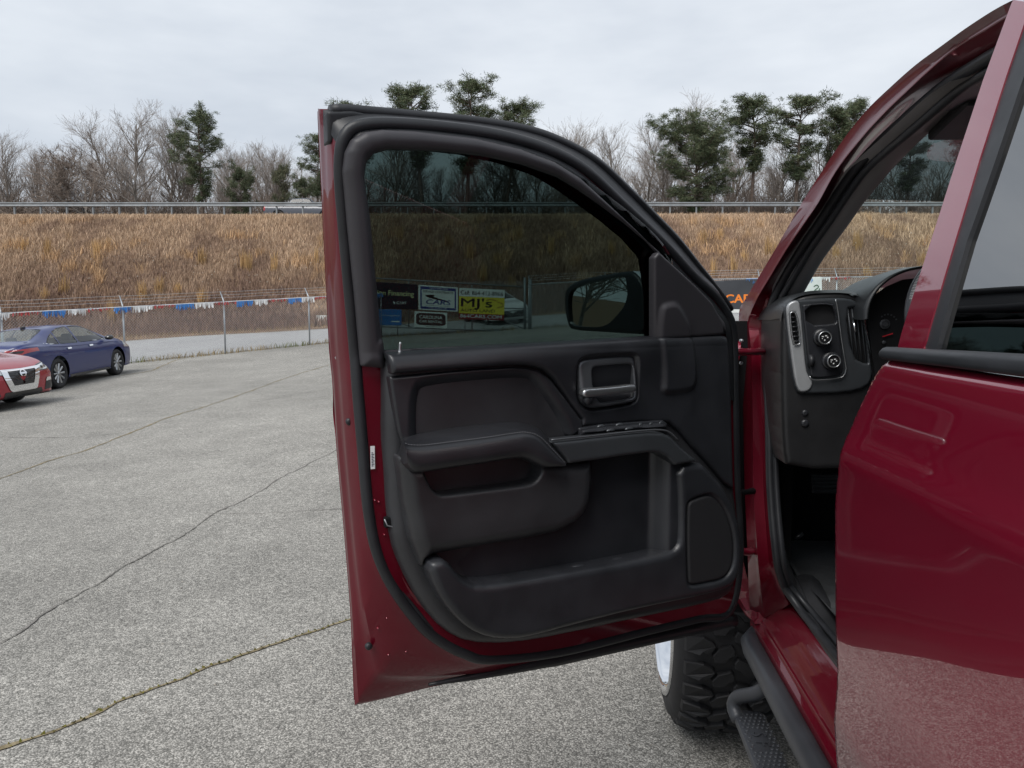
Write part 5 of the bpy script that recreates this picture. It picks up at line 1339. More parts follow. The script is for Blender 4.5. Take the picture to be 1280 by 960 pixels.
# ---- wheels: lugged tyre, chrome rim
def build_wheel(x0, x1, cy, full=True):
    """outer face at x0 (left), inner at x1"""
    root = empty('front_wheel' if full else 'wheel'); tpart(root)
    s = 1 if x1 > x0 else -1; W = abs(x1-x0)
    def M(p): return (x0+s*p[2], cy+p[0], WZ+p[1])
    prof = [(0.316, 0.0), (0.322, -0.024), (0.345, -0.027), (0.385, -0.016), (0.408, 0.006), (0.416, 0.035), (0.420, 0.10), (0.421, W/2), (0.420, W-0.10), (0.416, W-0.040), (0.408, W-0.014), (0.385, W-0.002), (0.345, W-0.006), (0.315, W-0.03)]
    t = MB().lathe(prof, 96, M).build('tyre', M_TYRE, None, True); tpart(t, root)
    rim = MB().lathe([(0.302, W-0.03), (0.290, W-0.035), (0.280, W-0.10), (0.275, 0.15), (0.284, 0.03), (0.298, -0.015), (0.308, -0.032), (0.318, -0.035), (0.323, -0.028), (0.318, -0.01)], 72, M).build('rim', M_CHROME, None, True); tpart(rim, root)
    ctr_ = MB().lathe([(0.27, 0.17), (0.11, 0.13), (0.075, 0.10), (0.07, 0.07), (0.0, 0.065)], 48, M).build('rim_centre', M_CHROME, None, True); tpart(ctr_, root)
    for k in range(8):
        a = k*math.pi/4; d = np.array([math.cos(a), math.sin(a)]); e = np.array([-d[1], d[0]])
        mb = MB(); rr = []
        for r_, w, h in ((0.08, 0.026, 0.095), (0.16, 0.030, 0.10), (0.24, 0.040, 0.085), (0.287, 0.055, 0.06)):
            rr.append([M((*(d*r_+e*q), h+hh)) for q, hh in ((-w, 0.03), (-w*0.7, 0.0), (w*0.7, 0.0), (w, 0.03))])
        mb.loft(rr); o = mb.build('rim_spoke', M_CHROME, None, True); tpart(o, root)
    if not full: return root
    # lug shapes in (across, along) millimetre-true coordinates, bent round the tyre
    NL = 30; pitch = 2*math.pi/NL; R0 = 0.418; R1 = 0.440
    def lug(name, poly, a0):
        P = np.asarray(poly, float); n = len(P); V = []
        for R_, sc in ((R0, 1.06), (R1-0.004, 1.0), (R1, 0.93)):
            c = P.mean(0)
            for q in c+(P-c)*sc:
                edge = max(0, abs(q[0]-W/2)-(W/2-0.045)); Rr = R_ - 3.4*edge*edge*4
                V.append(((Rr)*math.cos(q[1]/R1), Rr*math.sin(q[1]/R1), q[0]))
        F_ = [(k*n+i, k*n+(i+1) % n, (k+1)*n+(i+1) % n, (k+1)*n+i) for k in range(2) for i in range(n)]+[tuple(2*n+i for i in range(n))]
        return V, F_
    h = pitch*R1
    shapes = [
        ([(0.012, 0.006), (0.085, 0.004), (0.098, 0.020), (0.086, 0.034), (0.058, 0.040), (0.050, 0.034), (0.040, 0.048), (0.012, 0.044)], 0.0),
        ([(0.004, 0.054), (0.052, 0.052), (0.052, 0.092), (0.004, 0.088)], 0.0) if False else None,
        ([(0.100, 0.052), (0.118, 0.034), (0.150, 0.030), (0.160, 0.046), (0.140, 0.060), (0.128, 0.078), (0.096, 0.080)], 0.0)]
    base = []
    base.append([(0.004, 0.012), (0.060, 0.008), (0.088, 0.022), (0.098, 0.036), (0.086, 0.052), (0.066, 0.062), (0.058, 0.052), (0.046, 0.066), (0.004, 0.062)])          # shoulder
    base.append([(0.092, 0.070), (0.110, 0.048), (0.150, 0.034), (0.160, 0.048), (0.160, 0.066), (0.142, 0.074), (0.130, 0.092), (0.098, 0.092)])      # centre
    base = [[(a, b*h/0.100) for a, b in q] for q in base]
    base = [[tuple(np.array(q).mean(0)+(np.array(v)-np.array(q).mean(0))*np.array([1.06, 1.14])) for v in q] for q in base]
    flip = [[(W-a, b+h*0.5) for a, b in q][::-1] for q in base]
    for q in base+flip:
        V, F_ = lug('tread_block', q, 0)
        me = mesh('tread_block', V, F_, M_TYRE, False)
        for k in range(NL):
            o = link('tread_block', me); a = k*pitch+0.05
            Rm = Matrix(((0, 0, s, x0), (math.cos(a), -math.sin(a), 0, cy), (math.sin(a), math.cos(a), 0, WZ), (0, 0, 0, 1)))
            o.matrix_world = Rm
            o.parent = root
    return root
build_wheel(0.374, 0.698, WY, True)
for x0, x1, cy in ((2*XC-0.285, 2*XC-0.625, WY), (0.285, 0.625, -0.98), (2*XC-0.285, 2*XC-0.625, -0.98)):
    build_wheel(x0, x1, cy, False)
# ================================================================== fence, gate, banners
M_WIRE = mat('fence_wire', (0.42, 0.43, 0.44), 0.45, 0.5)
def gz(p): return float(ground(p[0], p[1]))
def fence(a, b, name_label, hgt=1.78, step=3.05, arms=True, start=0.0):
    d = b-a; L = float(np.linalg.norm(d)); d = d/L; nrm = np.array([-d[1], d[0]])
    root = empty('chain_link_fence', (a[0], a[1], gz(a))); tag(root, name_label, 'fence')
    org = Vector((a[0], a[1], gz(a)))
    def P(s, w, h):
        p = a+d*s+nrm*w; return Vector((p[0], p[1], gz(a+d*s)+h))-org
    s = start
    while s <= L+0.01:
        mb = MB().tube([P(s, 0, -0.1), P(s, 0, hgt+0.02)], 0.030, 8); po = mb.build('post', M_STEEL, root, True)
        if arms:
            MB().tube([P(s, 0, hgt-0.02), P(s, 0.03, hgt+0.05), P(s, 0.27, hgt+0.36)], [0.030, 0.026, 0.016], 6).build('barb_arm', M_STEEL, po, True)
        s += step
    n = int(L/1.0)+1
    MB().tube([P(L*i/n, 0, hgt) for i in range(n+1)], 0.021, 6).build('top_rail', M_STEEL, root, True)
    if arms:
        for k in (0.35, 0.65, 0.98):
            MB().tube([P(L*i/n, 0.03+0.24*k, hgt+0.05+0.31*k-0.012*(i % 3 == 1)) for i in range(n+1)], 0.0045, 3).build('barbed_wire', M_WIRE, root)
    # woven fabric: two families of slanting wires
    mb = MB(); st = 0.085; H = hgt-0.04; r = 0.0028
    for sgn in (1, -1):
        s = -H
        while s < L:
            s0, s1 = max(0, s), min(L, s+H)
            if s1 > s0:
                h0, h1 = (s0-s, s1-s) if sgn > 0 else (H-(s0-s), H-(s1-s))
                mb.tube([P(s0, 0.006*sgn-0.03, 0.03+h0), P(s1, 0.006*sgn-0.03, 0.03+h1)], r, 3, caps=False)
            s += st
    fo_ = mb.build('wire_mesh', M_WIRE, root); fo_['kind'] = 'stuff'
    return root
_dL = FL[1]-FL[0]; _LL = float(np.linalg.norm(_dL))
fence(FL[0], FL[1], 'left run of chain link fence with barbed wire arms behind the parked cars', step=3.25, start=2.65)
fence(FR[0], FR[1], 'right run of chain link fence beyond the windscreen')

# streamers along the top rail
M_STR = {'red': mat('red_streamer', (0.36, 0.035, 0.04), 0.5), 'white': mat('white_streamer', (0.72, 0.72, 0.72), 0.5), 'blue': mat('blue_streamer', (0.045, 0.20, 0.52), 0.5)}
def bunting(a, b, s0, s1, label, hgt=1.78):
    d = (b-a)/np.linalg.norm(b-a); nrm = np.array([-d[1], d[0]])
    root = empty('streamer_garland', (a[0], a[1], gz(a))); tag(root, label, 'bunting')
    org = Vector((a[0], a[1], gz(a)))
    def P(s, w, h): p = a+d*s+nrm*w; return Vector((p[0], p[1], gz(a+d*s)+h))-org
    n = int((s1-s0)/0.5)
    MB().tube([P(s0+(s1-s0)*i/n, -0.05, hgt+0.005-0.02*(i % 4 == 2)) for i in range(n+1)], 0.008, 4).build('cord', M_STR['white'], root)
    s = s0; k = 0
    while s < s1:
        c = ('blue', 'white', 'red')[k % 3]; w = rnd.uniform(0.52, 0.66)*(1.2 if c == 'red' else 1.0); mb = MB(); q = s
        while q < s+w-0.05:
            l = rnd.uniform(0.11, 0.22) if c != 'red' else rnd.uniform(0.05, 0.12)
            ww = rnd.uniform(0.022, 0.04); t = rnd.uniform(-0.05, 0.05); dx = rnd.uniform(-0.03, 0.03)
            V = [P(q, -0.06, hgt), P(q+ww, -0.06, hgt), P(q+ww+dx*0.4, -0.065+t*0.4, hgt-l*0.5), P(q+dx*0.4, -0.062-t*0.4, hgt-l*0.5), P(q+ww*0.9+dx, -0.06+t, hgt-l), P(q+dx, -0.06-t, hgt-l*rnd.uniform(0.8, 1))]
            mb.add(V, [(0,1,2,3), (3,2,4,5)]); q += ww*rnd.uniform(0.9, 3.2 if c == 'red' else 1.4)
        mb.build('%s_streamers' % c, M_STR[c], root)['kind'] = 'stuff'
        s += w+rnd.uniform(0.0, 0.05); k += 1
bunting(FL[0], FL[1], 3.0, _LL-0.1, 'red white and blue streamer garland along the left fence rail')
bunting(FR[0], FR[1], 8.6, 12.5, 'streamer garland on the fence rail seen through the windscreen')

# gate with its banners
gd = (GATE[1]-GATE[0]); gl = float(np.linalg.norm(gd)); gd = gd/gl
GF = Frame((GATE[0][0], GATE[0][1], 0), (gd[0], gd[1], 0), (0, 0, 1))
gate = empty('swing_gate', (0, 0, 0)); tag(gate, 'steel tube chain link gate hung with banners, seen through the door window', 'gate')
M_GATE = mat('gate_steel', (0.22, 0.24, 0.25), 0.5, 0.4)
def gbar(name, x0, y0, x1, y1, r, n=0.0):
    p, q = GF.px(x0, y0, n), GF.px(x1, y1, n)
    MB().tube([GF.to(*p, n), GF.to(*q, n)], r, 8).build(name, M_GATE, gate, True)
gbar('top_rail', 440, 346, 662, 359, 0.026); gbar('middle_rail', 440, 381, 662, 386, 0.02); gbar('bottom_rail', 440, 407, 662, 415, 0.026)
for i, (x, y0, y1) in enumerate(((448, 346, 409), (497, 398, 420), (511, 349, 410), (581, 400, 422), (590, 356, 413))): gbar('upright', x, y0, x, y1, 0.022)
gbar('brace', 629, 400, 660, 413, 0.016); gbar('brace', 475, 395, 515, 409, 0.016)
for x, r, n in ((656, 0.05, 0.0), (663, 0.055, -0.05)):
    p, q = GF.px(x, 347 if x < 660 else 349, n), GF.px(x, 420, n); MB().tube([GF.to(*p, n), GF.to(*q, n)], r, 10).build('hinge_post', M_GATE, gate, True)
mb = MB(); p0, p1 = GF.px(448, 352, 0), GF.px(655, 412, 0)
H_ = p0[1]-p1[1]; 
for sgn in (1, -1):
    s = p0[0]-H_
    while s < p1[0]:
        a, b = max(p0[0], s), min(p1[0], s+H_)
        if b > a:
            h0, h1 = (a-s, b-s) if sgn > 0 else (H_-(a-s), H_-(b-s)); mb.tube([GF.to(a, p1[1]+h0, -0.02), GF.to(b, p1[1]+h1, -0.02)], 0.0022, 3, caps=False)
        s += 0.085
q = mb.build('wire_mesh', M_WIRE, gate); q['kind'] = 'stuff'

def flatmat(name, c, rough=0.55): return mat(name, c, rough, spec=0.3, var=(3, 0.06))
M_BBLK, M_BBLUE, M_BWHT, M_BYEL, M_BRED, M_BNAVY, M_BBRN, M_BGREY = (flatmat('banner_black', (0.012, 0.012, 0.022)), flatmat('banner_blue', (0.03, 0.17, 0.45)), flatmat('banner_white', (0.74, 0.76, 0.74)),
    flatmat('banner_yellow', (0.72, 0.60, 0.07)), flatmat('banner_red', (0.20, 0.018, 0.022)), flatmat('banner_navy', (0.03, 0.06, 0.22)), flatmat('banner_brown', (0.055, 0.028, 0.026)), flatmat('banner_grey', (0.052, 0.055, 0.062)))
M_TYEL, M_TORG, M_TBLK = flatmat('print_pale_yellow', (0.72, 0.72, 0.38)), flatmat('print_orange', (0.85, 0.24, 0.035)), flatmat('print_black', (0.01, 0.01, 0.012))
class Banner:
    def __init__(s, fr, quad, n, m, name, label, cat='banner', amp=0.012):
        s.fr, s.n, s.amp = fr, n, amp
        s.q = fr.poly(quad, n)                                  # four corners: tl, tr, br, bl
        c = s.q.mean(0); s.c = c; s.loc = fr.to(c[0], c[1], n)
        s.root = empty(name, s.loc); tag(s.root, label, cat); s.off = Matrix.Translation(-Vector(s.loc))
        s.k = 0.0
        s.piece('cloth', [(0,0),(1,0),(1,1),(0,1)], m)
    def uv(s, a, b):
        tl, tr, br, bl = s.q; return (tl*(1-a)+tr*a)*(1-b)+(bl*(1-a)+br*a)*b
    def wave(s, u, v): return s.amp*np.sin(u*5.1+v*2.0)+s.amp*0.6*np.sin(u*2.3-v*6.0)
    def put(s, name, V, F_, m):
        o = link(name, mesh(name, V, F_, m), s.root); o.data.transform(s.off); return o
    def piece(s, name, ab, m, d=0.0):
        """a printed field: polygon in banner coordinates (0..1 across, 0..1 down)"""
        p = np.array([s.uv(a, b) for a, b in ab]); bb_ = bbox(p); res = max(0.012, (bb_[1]-bb_[0])/60)
        u = np.arange(bb_[0]-res, bb_[1]+2*res, res); v = np.arange(bb_[2]-res, bb_[3]+2*res, res); U, V = np.meshgrid(u, v, indexing='ij')
        f = sdf_poly(p, U, V); P = s.fr.to(U, V, s.n+s.wave(U, V)+d)
        Vv, Ff = clip_grid(P, f, -s.fr.N*0.004 if d == 0 else None); return s.put(name, Vv, Ff, m)
    def write(s, body, a0, a1, b, hfrac, m, bold=0.0, shear=0.0, name='lettering', d=0.003):
        p0, p1 = s.uv(a0, b), s.uv(a1, b); w = float(np.linalg.norm(p1-p0)); c = (p0+p1)/2
        H = float(np.linalg.norm(s.uv(0.5, 0)-s.uv(0.5, 1)))*hfrac/0.70
        dirv = (p1-p0)/w; f2 = Frame(s.fr.O+c[0]*s.fr.U+c[1]*s.fr.V, dirv[0]*s.fr.U+dirv[1]*s.fr.V, -dirv[1]*s.fr.U+dirv[0]*s.fr.V)
        o = text(name, body, m, f2, 0, 0, s.n+d, H, s.root, width=w, bold=bold*H, shear=shear)
        wv = np.array([(np.array(q.co)-s.fr.O) @ np.stack([s.fr.U, s.fr.V], 1) for q in o.data.vertices])
        for q, (u, v) in zip(o.data.vertices, wv): q.co = np.array(q.co)+s.fr.N*float(s.wave(u, v))
        o.data.transform(s.off); return o
b = Banner(GF, [(452,351),(522,355.5),(522,387),(452,385)], 0.04, M_BBLK, 'banner', 'black banner with pale yellow financing lettering on the gate')
b.write('Union Financing', 0.13, 0.93, 0.40, 0.19, M_TYEL, 0.01); b.write('CARS', 0.62, 0.79, 0.76, 0.10, M_BWHT, 0.01, 0.2)
b.piece('logo_mark', [(0.56,0.69),(0.60,0.74),(0.60,0.81),(0.585,0.82)], M_BWHT, 0.003)
b = Banner(GF, [(452,386),(502,387),(502,407),(452,406)], 0.035, M_BBLUE, 'banner', 'small plain blue banner low on the gate')
b.write('on the next payment', 0.50, 0.95, 0.38, 0.07, M_BWHT); b.piece('print_bar', [(0.74,0.72),(0.95,0.72),(0.95,0.79),(0.74,0.79)], M_BWHT, 0.003)
b = Banner(GF, [(523,356),(572.5,359.5),(572.5,389.8),(523,387)], 0.05, M_BWHT, 'banner', 'white banner with blue border and a winding road emblem on the gate')
for q in ([(0.05,0.05),(0.95,0.05),(0.95,0.16),(0.05,0.16)], [(0.05,0.86),(0.95,0.86),(0.95,0.95),(0.05,0.95)], [(0.05,0.16),(0.085,0.16),(0.085,0.86),(0.05,0.86)], [(0.915,0.16),(0.95,0.16),(0.95,0.86),(0.915,0.86)]): b.piece('border', q, M_BNAVY, 0.003)
b.write('FULLY INSURED', 0.28, 0.74, 0.105, 0.06, M_BWHT, 0.01, d=0.005); b.write('SERVICE CONTRACTS', 0.12, 0.88, 0.245, 0.09, M_TBLK, 0.008)
b.piece('road_emblem', chaikin([(0.16,0.40),(0.30,0.36),(0.44,0.37),(0.36,0.43),(0.52,0.50),(0.74,0.58),(0.80,0.66),(0.55,0.58),(0.34,0.52),(0.20,0.46)], 1), M_TBLK, 0.003)
b.piece('road_emblem_line', [(0.36,0.43),(0.40,0.43),(0.62,0.53),(0.58,0.53)], M_BWHT, 0.005)
b.write('CARS', 0.18, 0.80, 0.665, 0.19, M_BNAVY, 0.02, 0.15, d=0.005); b.write('START AT OUR LOT', 0.26, 0.72, 0.905, 0.05, M_BWHT, d=0.005)
b.write('protection program', 0.20, 0.80, 0.80, 0.035, M_TBLK)
b = Banner(GF, [(518,389),(559,391),(559,411),(518,409)], 0.045, M_BWHT, 'banner', 'white sign with a brown rounded rental panel below the road emblem banner')
b.piece('panel', chaikin([(0.05,0.08),(0.95,0.08),(0.95,0.84),(0.05,0.84)], 3, 0.12), M_BBRN, 0.003)
b.piece('panel_line', chaikin([(0.085,0.13),(0.915,0.13),(0.915,0.79),(0.085,0.79)], 3, 0.12), M_BGREY, 0.005); b.piece('panel_field', chaikin([(0.11,0.165),(0.89,0.165),(0.89,0.755),(0.11,0.755)], 3, 0.12), M_BBRN, 0.007)
b.write('CAROLINA', 0.15, 0.85, 0.34, 0.21, M_BWHT, 0.012, d=0.009); b.write('CAR RENTAL', 0.15, 0.85, 0.61, 0.17, M_BWHT, 0.012, d=0.009); b.write('864CARS.COM', 0.35, 0.85, 0.91, 0.05, M_TBLK)
b = Banner(GF, [(574,359.8),(631,362.5),(630,400.5),(573.5,398.5)], 0.055, M_BYEL, 'banner', 'yellow dealer banner with white top strip and dark red bottom strip on the gate')
b.piece('top_strip', [(0,0),(1,0),(1,0.265),(0,0.265)], M_BWHT, 0.003); b.piece('bottom_strip', [(0,0.815),(1,0.815),(1,1),(0,1)], M_BRED, 0.003)
b.write('Call: 864-412-8966', 0.035, 0.96, 0.15, 0.135, M_TBLK, 0.008, d=0.006); b.write("MJ's", 0.04, 0.72, 0.475, 0.27, M_TBLK, 0.018); b.write('AUTO LAND', 0.04, 0.80, 0.715, 0.095, M_TBLK, 0.005)
b.write('864CARS.COM', 0.03, 0.95, 0.905, 0.115, M_BWHT, 0.015, d=0.006)
for arc in ([(0.60,0.36),(0.70,0.33),(0.80,0.36),(0.88,0.42),(0.96,0.46),(0.965,0.54),(0.90,0.565),(0.84,0.60)],):
    c_ = catmull(np.array([b.uv(x, y) for x, y in arc]), 30); o = MB().tube(b.fr.to(c_[:,0], c_[:,1], b.n+b.wave(c_[:,0], c_[:,1])+0.004), 0.010, 5).build('car_outline', M_BRED, b.root, True); o.data.transform(b.off)

# banners on the right run of fence
fd = (FR[1]-FR[0]); fd = fd/np.linalg.norm(fd)
RF = Frame((FR[0][0], FR[0][1], 0), (fd[0], fd[1], 0), (0, 0, 1))
b = Banner(RF, [(842,353),(975,347.5),(977,389),(843,388)], 0.06, M_BGREY, 'banner', 'dark grey banner with orange lettering between the open door and the pillar')
b.write('864CARS', 0.29, 0.775, 0.62, 0.27, M_TORG, 0.035); b.piece('bottom_edge', [(0,0.95),(1,0.95),(1,1.06),(0,1.06)], M_BWHT, 0.003)
b = Banner(RF, [(985,347.5),(1027,346),(1028,388),(986,389)], 0.06, M_BWHT, 'banner', 'white banner with green squiggle seen through the windscreen corner')
c_ = catmull(np.array([b.uv(x, y) for x, y in ((0.76,0.28),(0.84,0.24),(0.90,0.30),(0.78,0.40),(0.88,0.42),(0.94,0.34))]), 30); o = MB().tube(b.fr.to(c_[:,0], c_[:,1], b.n+b.wave(c_[:,0], c_[:,1])+0.004), 0.018, 5).build('squiggle', flatmat('print_green', (0.05, 0.12, 0.06)), b.root, True); o.data.transform(b.off)
# low white board beyond the road
p = onground(402, 402); mb = MB().box((-0.30, -0.02, 0.0), (0.30, 0.02, 0.33)); mb.box((-0.26, 0.0, -0.1), (-0.22, 0.03, 0.05)); mb.box((0.22, 0.0, -0.1), (0.26, 0.03, 0.05))
o = mb.build('roadside_board', M_BWHT, None, bevel=0.01); o.location = p; tag(o, 'small white board standing on the verge beside the red door edge', 'board')
# litter on the slope
M_LW, M_LD = mat('white_litter', (0.75, 0.75, 0.76), 0.5), mat('dark_litter', (0.05, 0.06, 0.08), 0.4)
def litter(x, y, r, m, label):
    bm = bmesh.new(); bmesh.ops.create_icosphere(bm, subdivisions=2, radius=r)
    for q in bm.verts: q.co *= rnd.uniform(0.6, 1.25); q.co.z *= 0.75
    me = bpy.data.meshes.new('litter'); bm.to_mesh(me); bm.free(); me.materials.append(m)
    p = onground(x, y); o = link('litter', me); o.location = (p[0], p[1]-0.2, p[2]+0.35); tag(o, label, 'litter')
litter(858, 290, 0.18, M_LW, 'crumpled white bag on the slope right of the open door')
litter(938, 296, 0.24, M_LD, 'dark crumpled bag on the slope near the windscreen pillar')
litter(71, 283, 0.13, M_LW, 'white scrap high on the slope at the far left')
litter(369, 284, 0.17, M_LW, 'white scrap on the slope below the passing pickup')
litter(764, 297, 0.15, M_LW, 'white scrap seen through the upper right of the door window')

# ================================================================== vehicles
class Car:
    def __init__(s, name, label, st, loc, heading, paint, nx=120, nt=48, cat='car'):
        s.st = np.array(st, float)
        g = lambda dx, dy: float(ground(loc[0]+dx, loc[1]+dy))
        f = np.array([heading[0], heading[1], 0.0]); f = f/np.linalg.norm(f); l = np.array([-f[1], f[0], 0])
        z0 = np.mean([g(*(f[:2]*a+l[:2]*b)) for a in (-1.4, 1.4) for b in (-.8, .8)])
        sx = (g(*(f[:2]*1.4))-g(*(f[:2]*-1.4)))/2.8; sy = (g(*(l[:2]*.8))-g(*(l[:2]*-.8)))/1.6
        f3 = Vector((f[0], f[1], sx)).normalized(); l3 = Vector((l[0], l[1], sy)); l3 = (l3-f3*l3.dot(f3)).normalized(); u3 = f3.cross(l3)
        s.root = empty(name); tag(s.root, label, cat)
        s.root.matrix_world = Matrix(((f3.x, l3.x, u3.x, loc[0]), (f3.y, l3.y, u3.y, loc[1]), (f3.z, l3.z, u3.z, z0), (0, 0, 0, 1)))
        s.paint = paint
        S_ = np.concatenate([[0], np.cumsum(np.linalg.norm(np.diff(s.st[:, [0,1,2,3,5]], axis=0), axis=1))]); sv_ = np.linspace(0, S_[-1], nx)
        ch = []
        for k in range(0, 7):
            c = np.interp(sv_, S_, s.st[:,k]); w = max(3, nx//34)|1
            pad = np.pad(c, w//2, 'edge'); ch.append(np.convolve(pad, np.ones(w)/w, 'valid'))
        x = ch.pop(0)
        w_, zb, zs, ws, zt, wr = ch
        pts = np.stack([np.stack([0*x, zb], 1), np.stack([w_*.86, zb], 1), np.stack([w_*.955, zb+.07], 1), np.stack([w_*.985, zb+.26*(zs-zb)], 1), np.stack([w_*1.0, zb+.55*(zs-zb)], 1), np.stack([w_*.995, zb+.80*(zs-zb)], 1), np.stack([ws*.4+w_*.58, zs-.035], 1), np.stack([ws, zs], 1),
                        np.stack([ws+(wr-ws)*.50, zs+(zt-.05-zs)*.54], 1), np.stack([wr, zt-.055*np.clip((zt-zs)/.3, .25, 1)], 1), np.stack([wr*.72, zt-.014], 1), np.stack([wr*.3, zt-.002], 1), np.stack([0*x, zt], 1)], 1)  # nx, 13, 2
        m = pts.shape[1]; P = np.zeros((nx, nt, 3))
        tt_ = np.linspace(0, m-1, nt)
        for i in range(nx):
            i0 = np.clip(tt_.astype(int), 0, m-2); t = tt_-i0; q = pts[i]
            p0 = q[np.clip(i0-1, 0, m-1)]; p1 = q[i0]; p2 = q[i0+1]; p3 = q[np.clip(i0+2, 0, m-1)]; t = t[:,None]
            c = 0.5*(2*p1+(p2-p0)*t+(2*p0-5*p1+4*p2-p3)*t*t+(3*p1-p0-3*p2+p3)*t**3)
            P[i,:,0] = x[i]; P[i,:,1] = c[:,0]; P[i,:,2] = c[:,1]
        Pl = P.copy(); s.half = P
        s.P = np.concatenate([P*np.array([1,-1,1]), P[:, ::-1][:, 1:]], 1)     # right side bottom -> roof -> left side bottom
        gx_, gy_ = np.gradient(s.P, axis=0), np.gradient(s.P, axis=1); nn = np.cross(gx_, gy_); nn /= np.linalg.norm(nn, axis=2, keepdims=True)+1e-9
        flip = np.sign((nn[:,:,1]*s.P[:,:,1]+nn[:,:,2]*(s.P[:,:,2]-0.6)))
        s.N = nn*np.where(flip == 0, 1, flip)[:,:,None]
        s.glass = np.full(s.P.shape[:2], -9.0); s.arch = np.full(s.P.shape[:2], 9.0)
        s.X, s.Y, s.Z = s.P[:,:,0], s.P[:,:,1], s.P[:,:,2]
    def side(s, poly): return np.where(np.abs(s.Y) > 0.35, sdf_poly(poly, s.X, s.Z), -1.0)
    def topv(s, poly, zmin): return np.where(s.Z > zmin, sdf_poly(poly, s.X, np.abs(s.Y)), -1.0)
    def end(s, poly, front=True, x=1.5, sym=True):
        return np.where((s.X > x) if front else (s.X < x), sdf_poly(poly, np.abs(s.Y) if sym else s.Y, s.Z), -1.0)
    def part(s, name, f, m, off=0.0, thick=None):
        V, F_ = clip_grid(s.P+s.N*off, f)
        if not F_: return None
        o = link(name, mesh(name, V, F_, m), s.root); return o
    def wheels(s, ax, R, y, spoke, rimm, n=10):
        for x in ax:
            for sg in (-1, 1):
                w = empty('wheel'); w.parent = s.root; w.location = (x, sg*y, R)
                def M(p): return (p[0], sg*p[2], p[1])
                t = MB().lathe([(R*.68, -.10), (R*.70, .085), (R*.80, .105), (R*.93, .10), (R*.985, .075), (R, .0), (R*.985, -.09), (R*.9, -.11)], 40, M).build('tyre', M_TYRE, w, True)
                MB().lathe([(R*.70, .095), (R*.685, .10), (R*.66, .075), (R*.62, .02), (0.0, .02)], 36, M).build('rim', rimm, w, True)
                for k in range(n):
                    a = 2*math.pi*k/n; da = 0.13 if k % 2 else 0.11
                    r_ = []
                    for rr, ww, hh in ((.045, .02, .085), (R*.4, .022, .085), (R*.67, .034, .088)):
                        d = np.array([math.cos(a), math.sin(a)]); e = np.array([-d[1], d[0]])
                        r_.append([M((*(d*rr-e*ww), hh-.03)), M((*(d*rr-e*ww*.8), hh)), M((*(d*rr+e*ww*.8), hh)), M((*(d*rr+e*ww), hh-.03))])
                    MB().loft(r_).build('spoke', spoke, w, True)
                MB().lathe([(.055, .07), (.05, .095), (0.0, .098)], 16, M).build('hub_cap', spoke, w, True)
    def body(s, ax, R, windows, screens, glass=None, archR=0.06):
        for a in ax: s.arch = np.minimum(s.arch, np.hypot(s.X-a, s.Z-R)-(R+archR))
        s.arch = np.where(np.abs(s.Y) > 0.5, s.arch, 9.0)
        for w in windows: s.glass = np.maximum(s.glass, s.side(w))
        for w, z in screens: s.glass = np.maximum(s.glass, s.topv(w, z))
        s.part('body', np.minimum(s.arch, -s.glass), s.paint)
        for w in windows:
            for sg in (-1, 1):
                g_ = np.minimum(np.where(s.Y*sg > 0, 9.0, -9.0), s.side(w))
                s.part('side_window', g_-0.010, glass or M_GLASS_C, -0.004)
                s.part('window_trim', np.minimum(g_+0.004, 0.016-g_), M_RUBBER, 0.002)
        for w, z in screens:
            g_ = s.topv(w, z)
            s.part('screen_glass', g_-0.010, glass or M_GLASS_C, -0.004)
            s.part('screen_trim', np.minimum(g_+0.004, 0.016-g_), M_RUBBER, 0.002)
        inner = MB().box((s.st[0,0]+.35, -0.74, 0.22), (s.st[-1,0]-.35, 0.74, 0.60)); inner.build('underbody', M_DARK, s.root)
M_ALLOY = mat('alloy_wheel', (0.42, 0.43, 0.44), 0.3, 0.85); M_RIMDK = mat('dark_rim', (0.03, 0.03, 0.033), 0.4, 0.3)
M_LENS = mat('tail_lens', (0.30, 0.012, 0.015), 0.15, coat=1.0); M_LAMP = mat('head_lamp', (0.62, 0.64, 0.66), 0.12, 0.4, coat=1.0); M_GBLK = mat('gloss_black', (0.01, 0.01, 0.011), 0.2, coat=0.6)

def seats(c, xs_, w=0.5):
    for x in xs_:
        for y in (-0.36, 0.36):
            m_ = MB().box((x-0.06, y-0.22, 0.55), (x+0.08, y+0.22, 1.02)); m_.box((x-0.09, y-0.12, 1.03), (x+0.0, y+0.12, 1.20))
            m_.build('seat', M_PLAST2, c.root, bevel=0.04)
# ---- navy sedan
SED = [(-2.53,.02,.70,.74,.02,.76,.01),(-2.52,.60,.55,.90,.52,.93,.42),(-2.47,.78,.36,.99,.70,1.03,.58),(-2.36,.86,.28,1.03,.79,1.085,.66),(-2.15,.905,.23,1.03,.83,1.105,.70),(-1.9,.925,.20,1.01,.85,1.14,.69),(-1.5,.93,.20,.99,.87,1.265,.60),(-1.1,.93,.20,.965,.875,1.385,.56),(-.65,.93,.20,.95,.875,1.432,.565),(-.1,.93,.20,.94,.875,1.435,.58),(.35,.93,.20,.935,.875,1.40,.59),(.8,.93,.20,.93,.875,1.26,.63),(1.22,.93,.20,.925,.87,1.07,.72),(1.5,.93,.20,.915,.86,1.005,.75),(1.9,.915,.20,.875,.83,.95,.72),(2.2,.87,.21,.80,.76,.87,.64),(2.36,.78,.23,.72,.66,.78,.52),(2.44,.62,.30,.64,.5,.68,.36),(2.47,.35,.40,.56,.25,.58,.15),(2.48,.02,.48,.50,.02,.52,.01)]
M_NAVY = mat('navy_paint', (0.003, 0.013, 0.105), 0.4, 0.0, 0.6, 0.01)
pB = np.array([-12.78, 17.68])
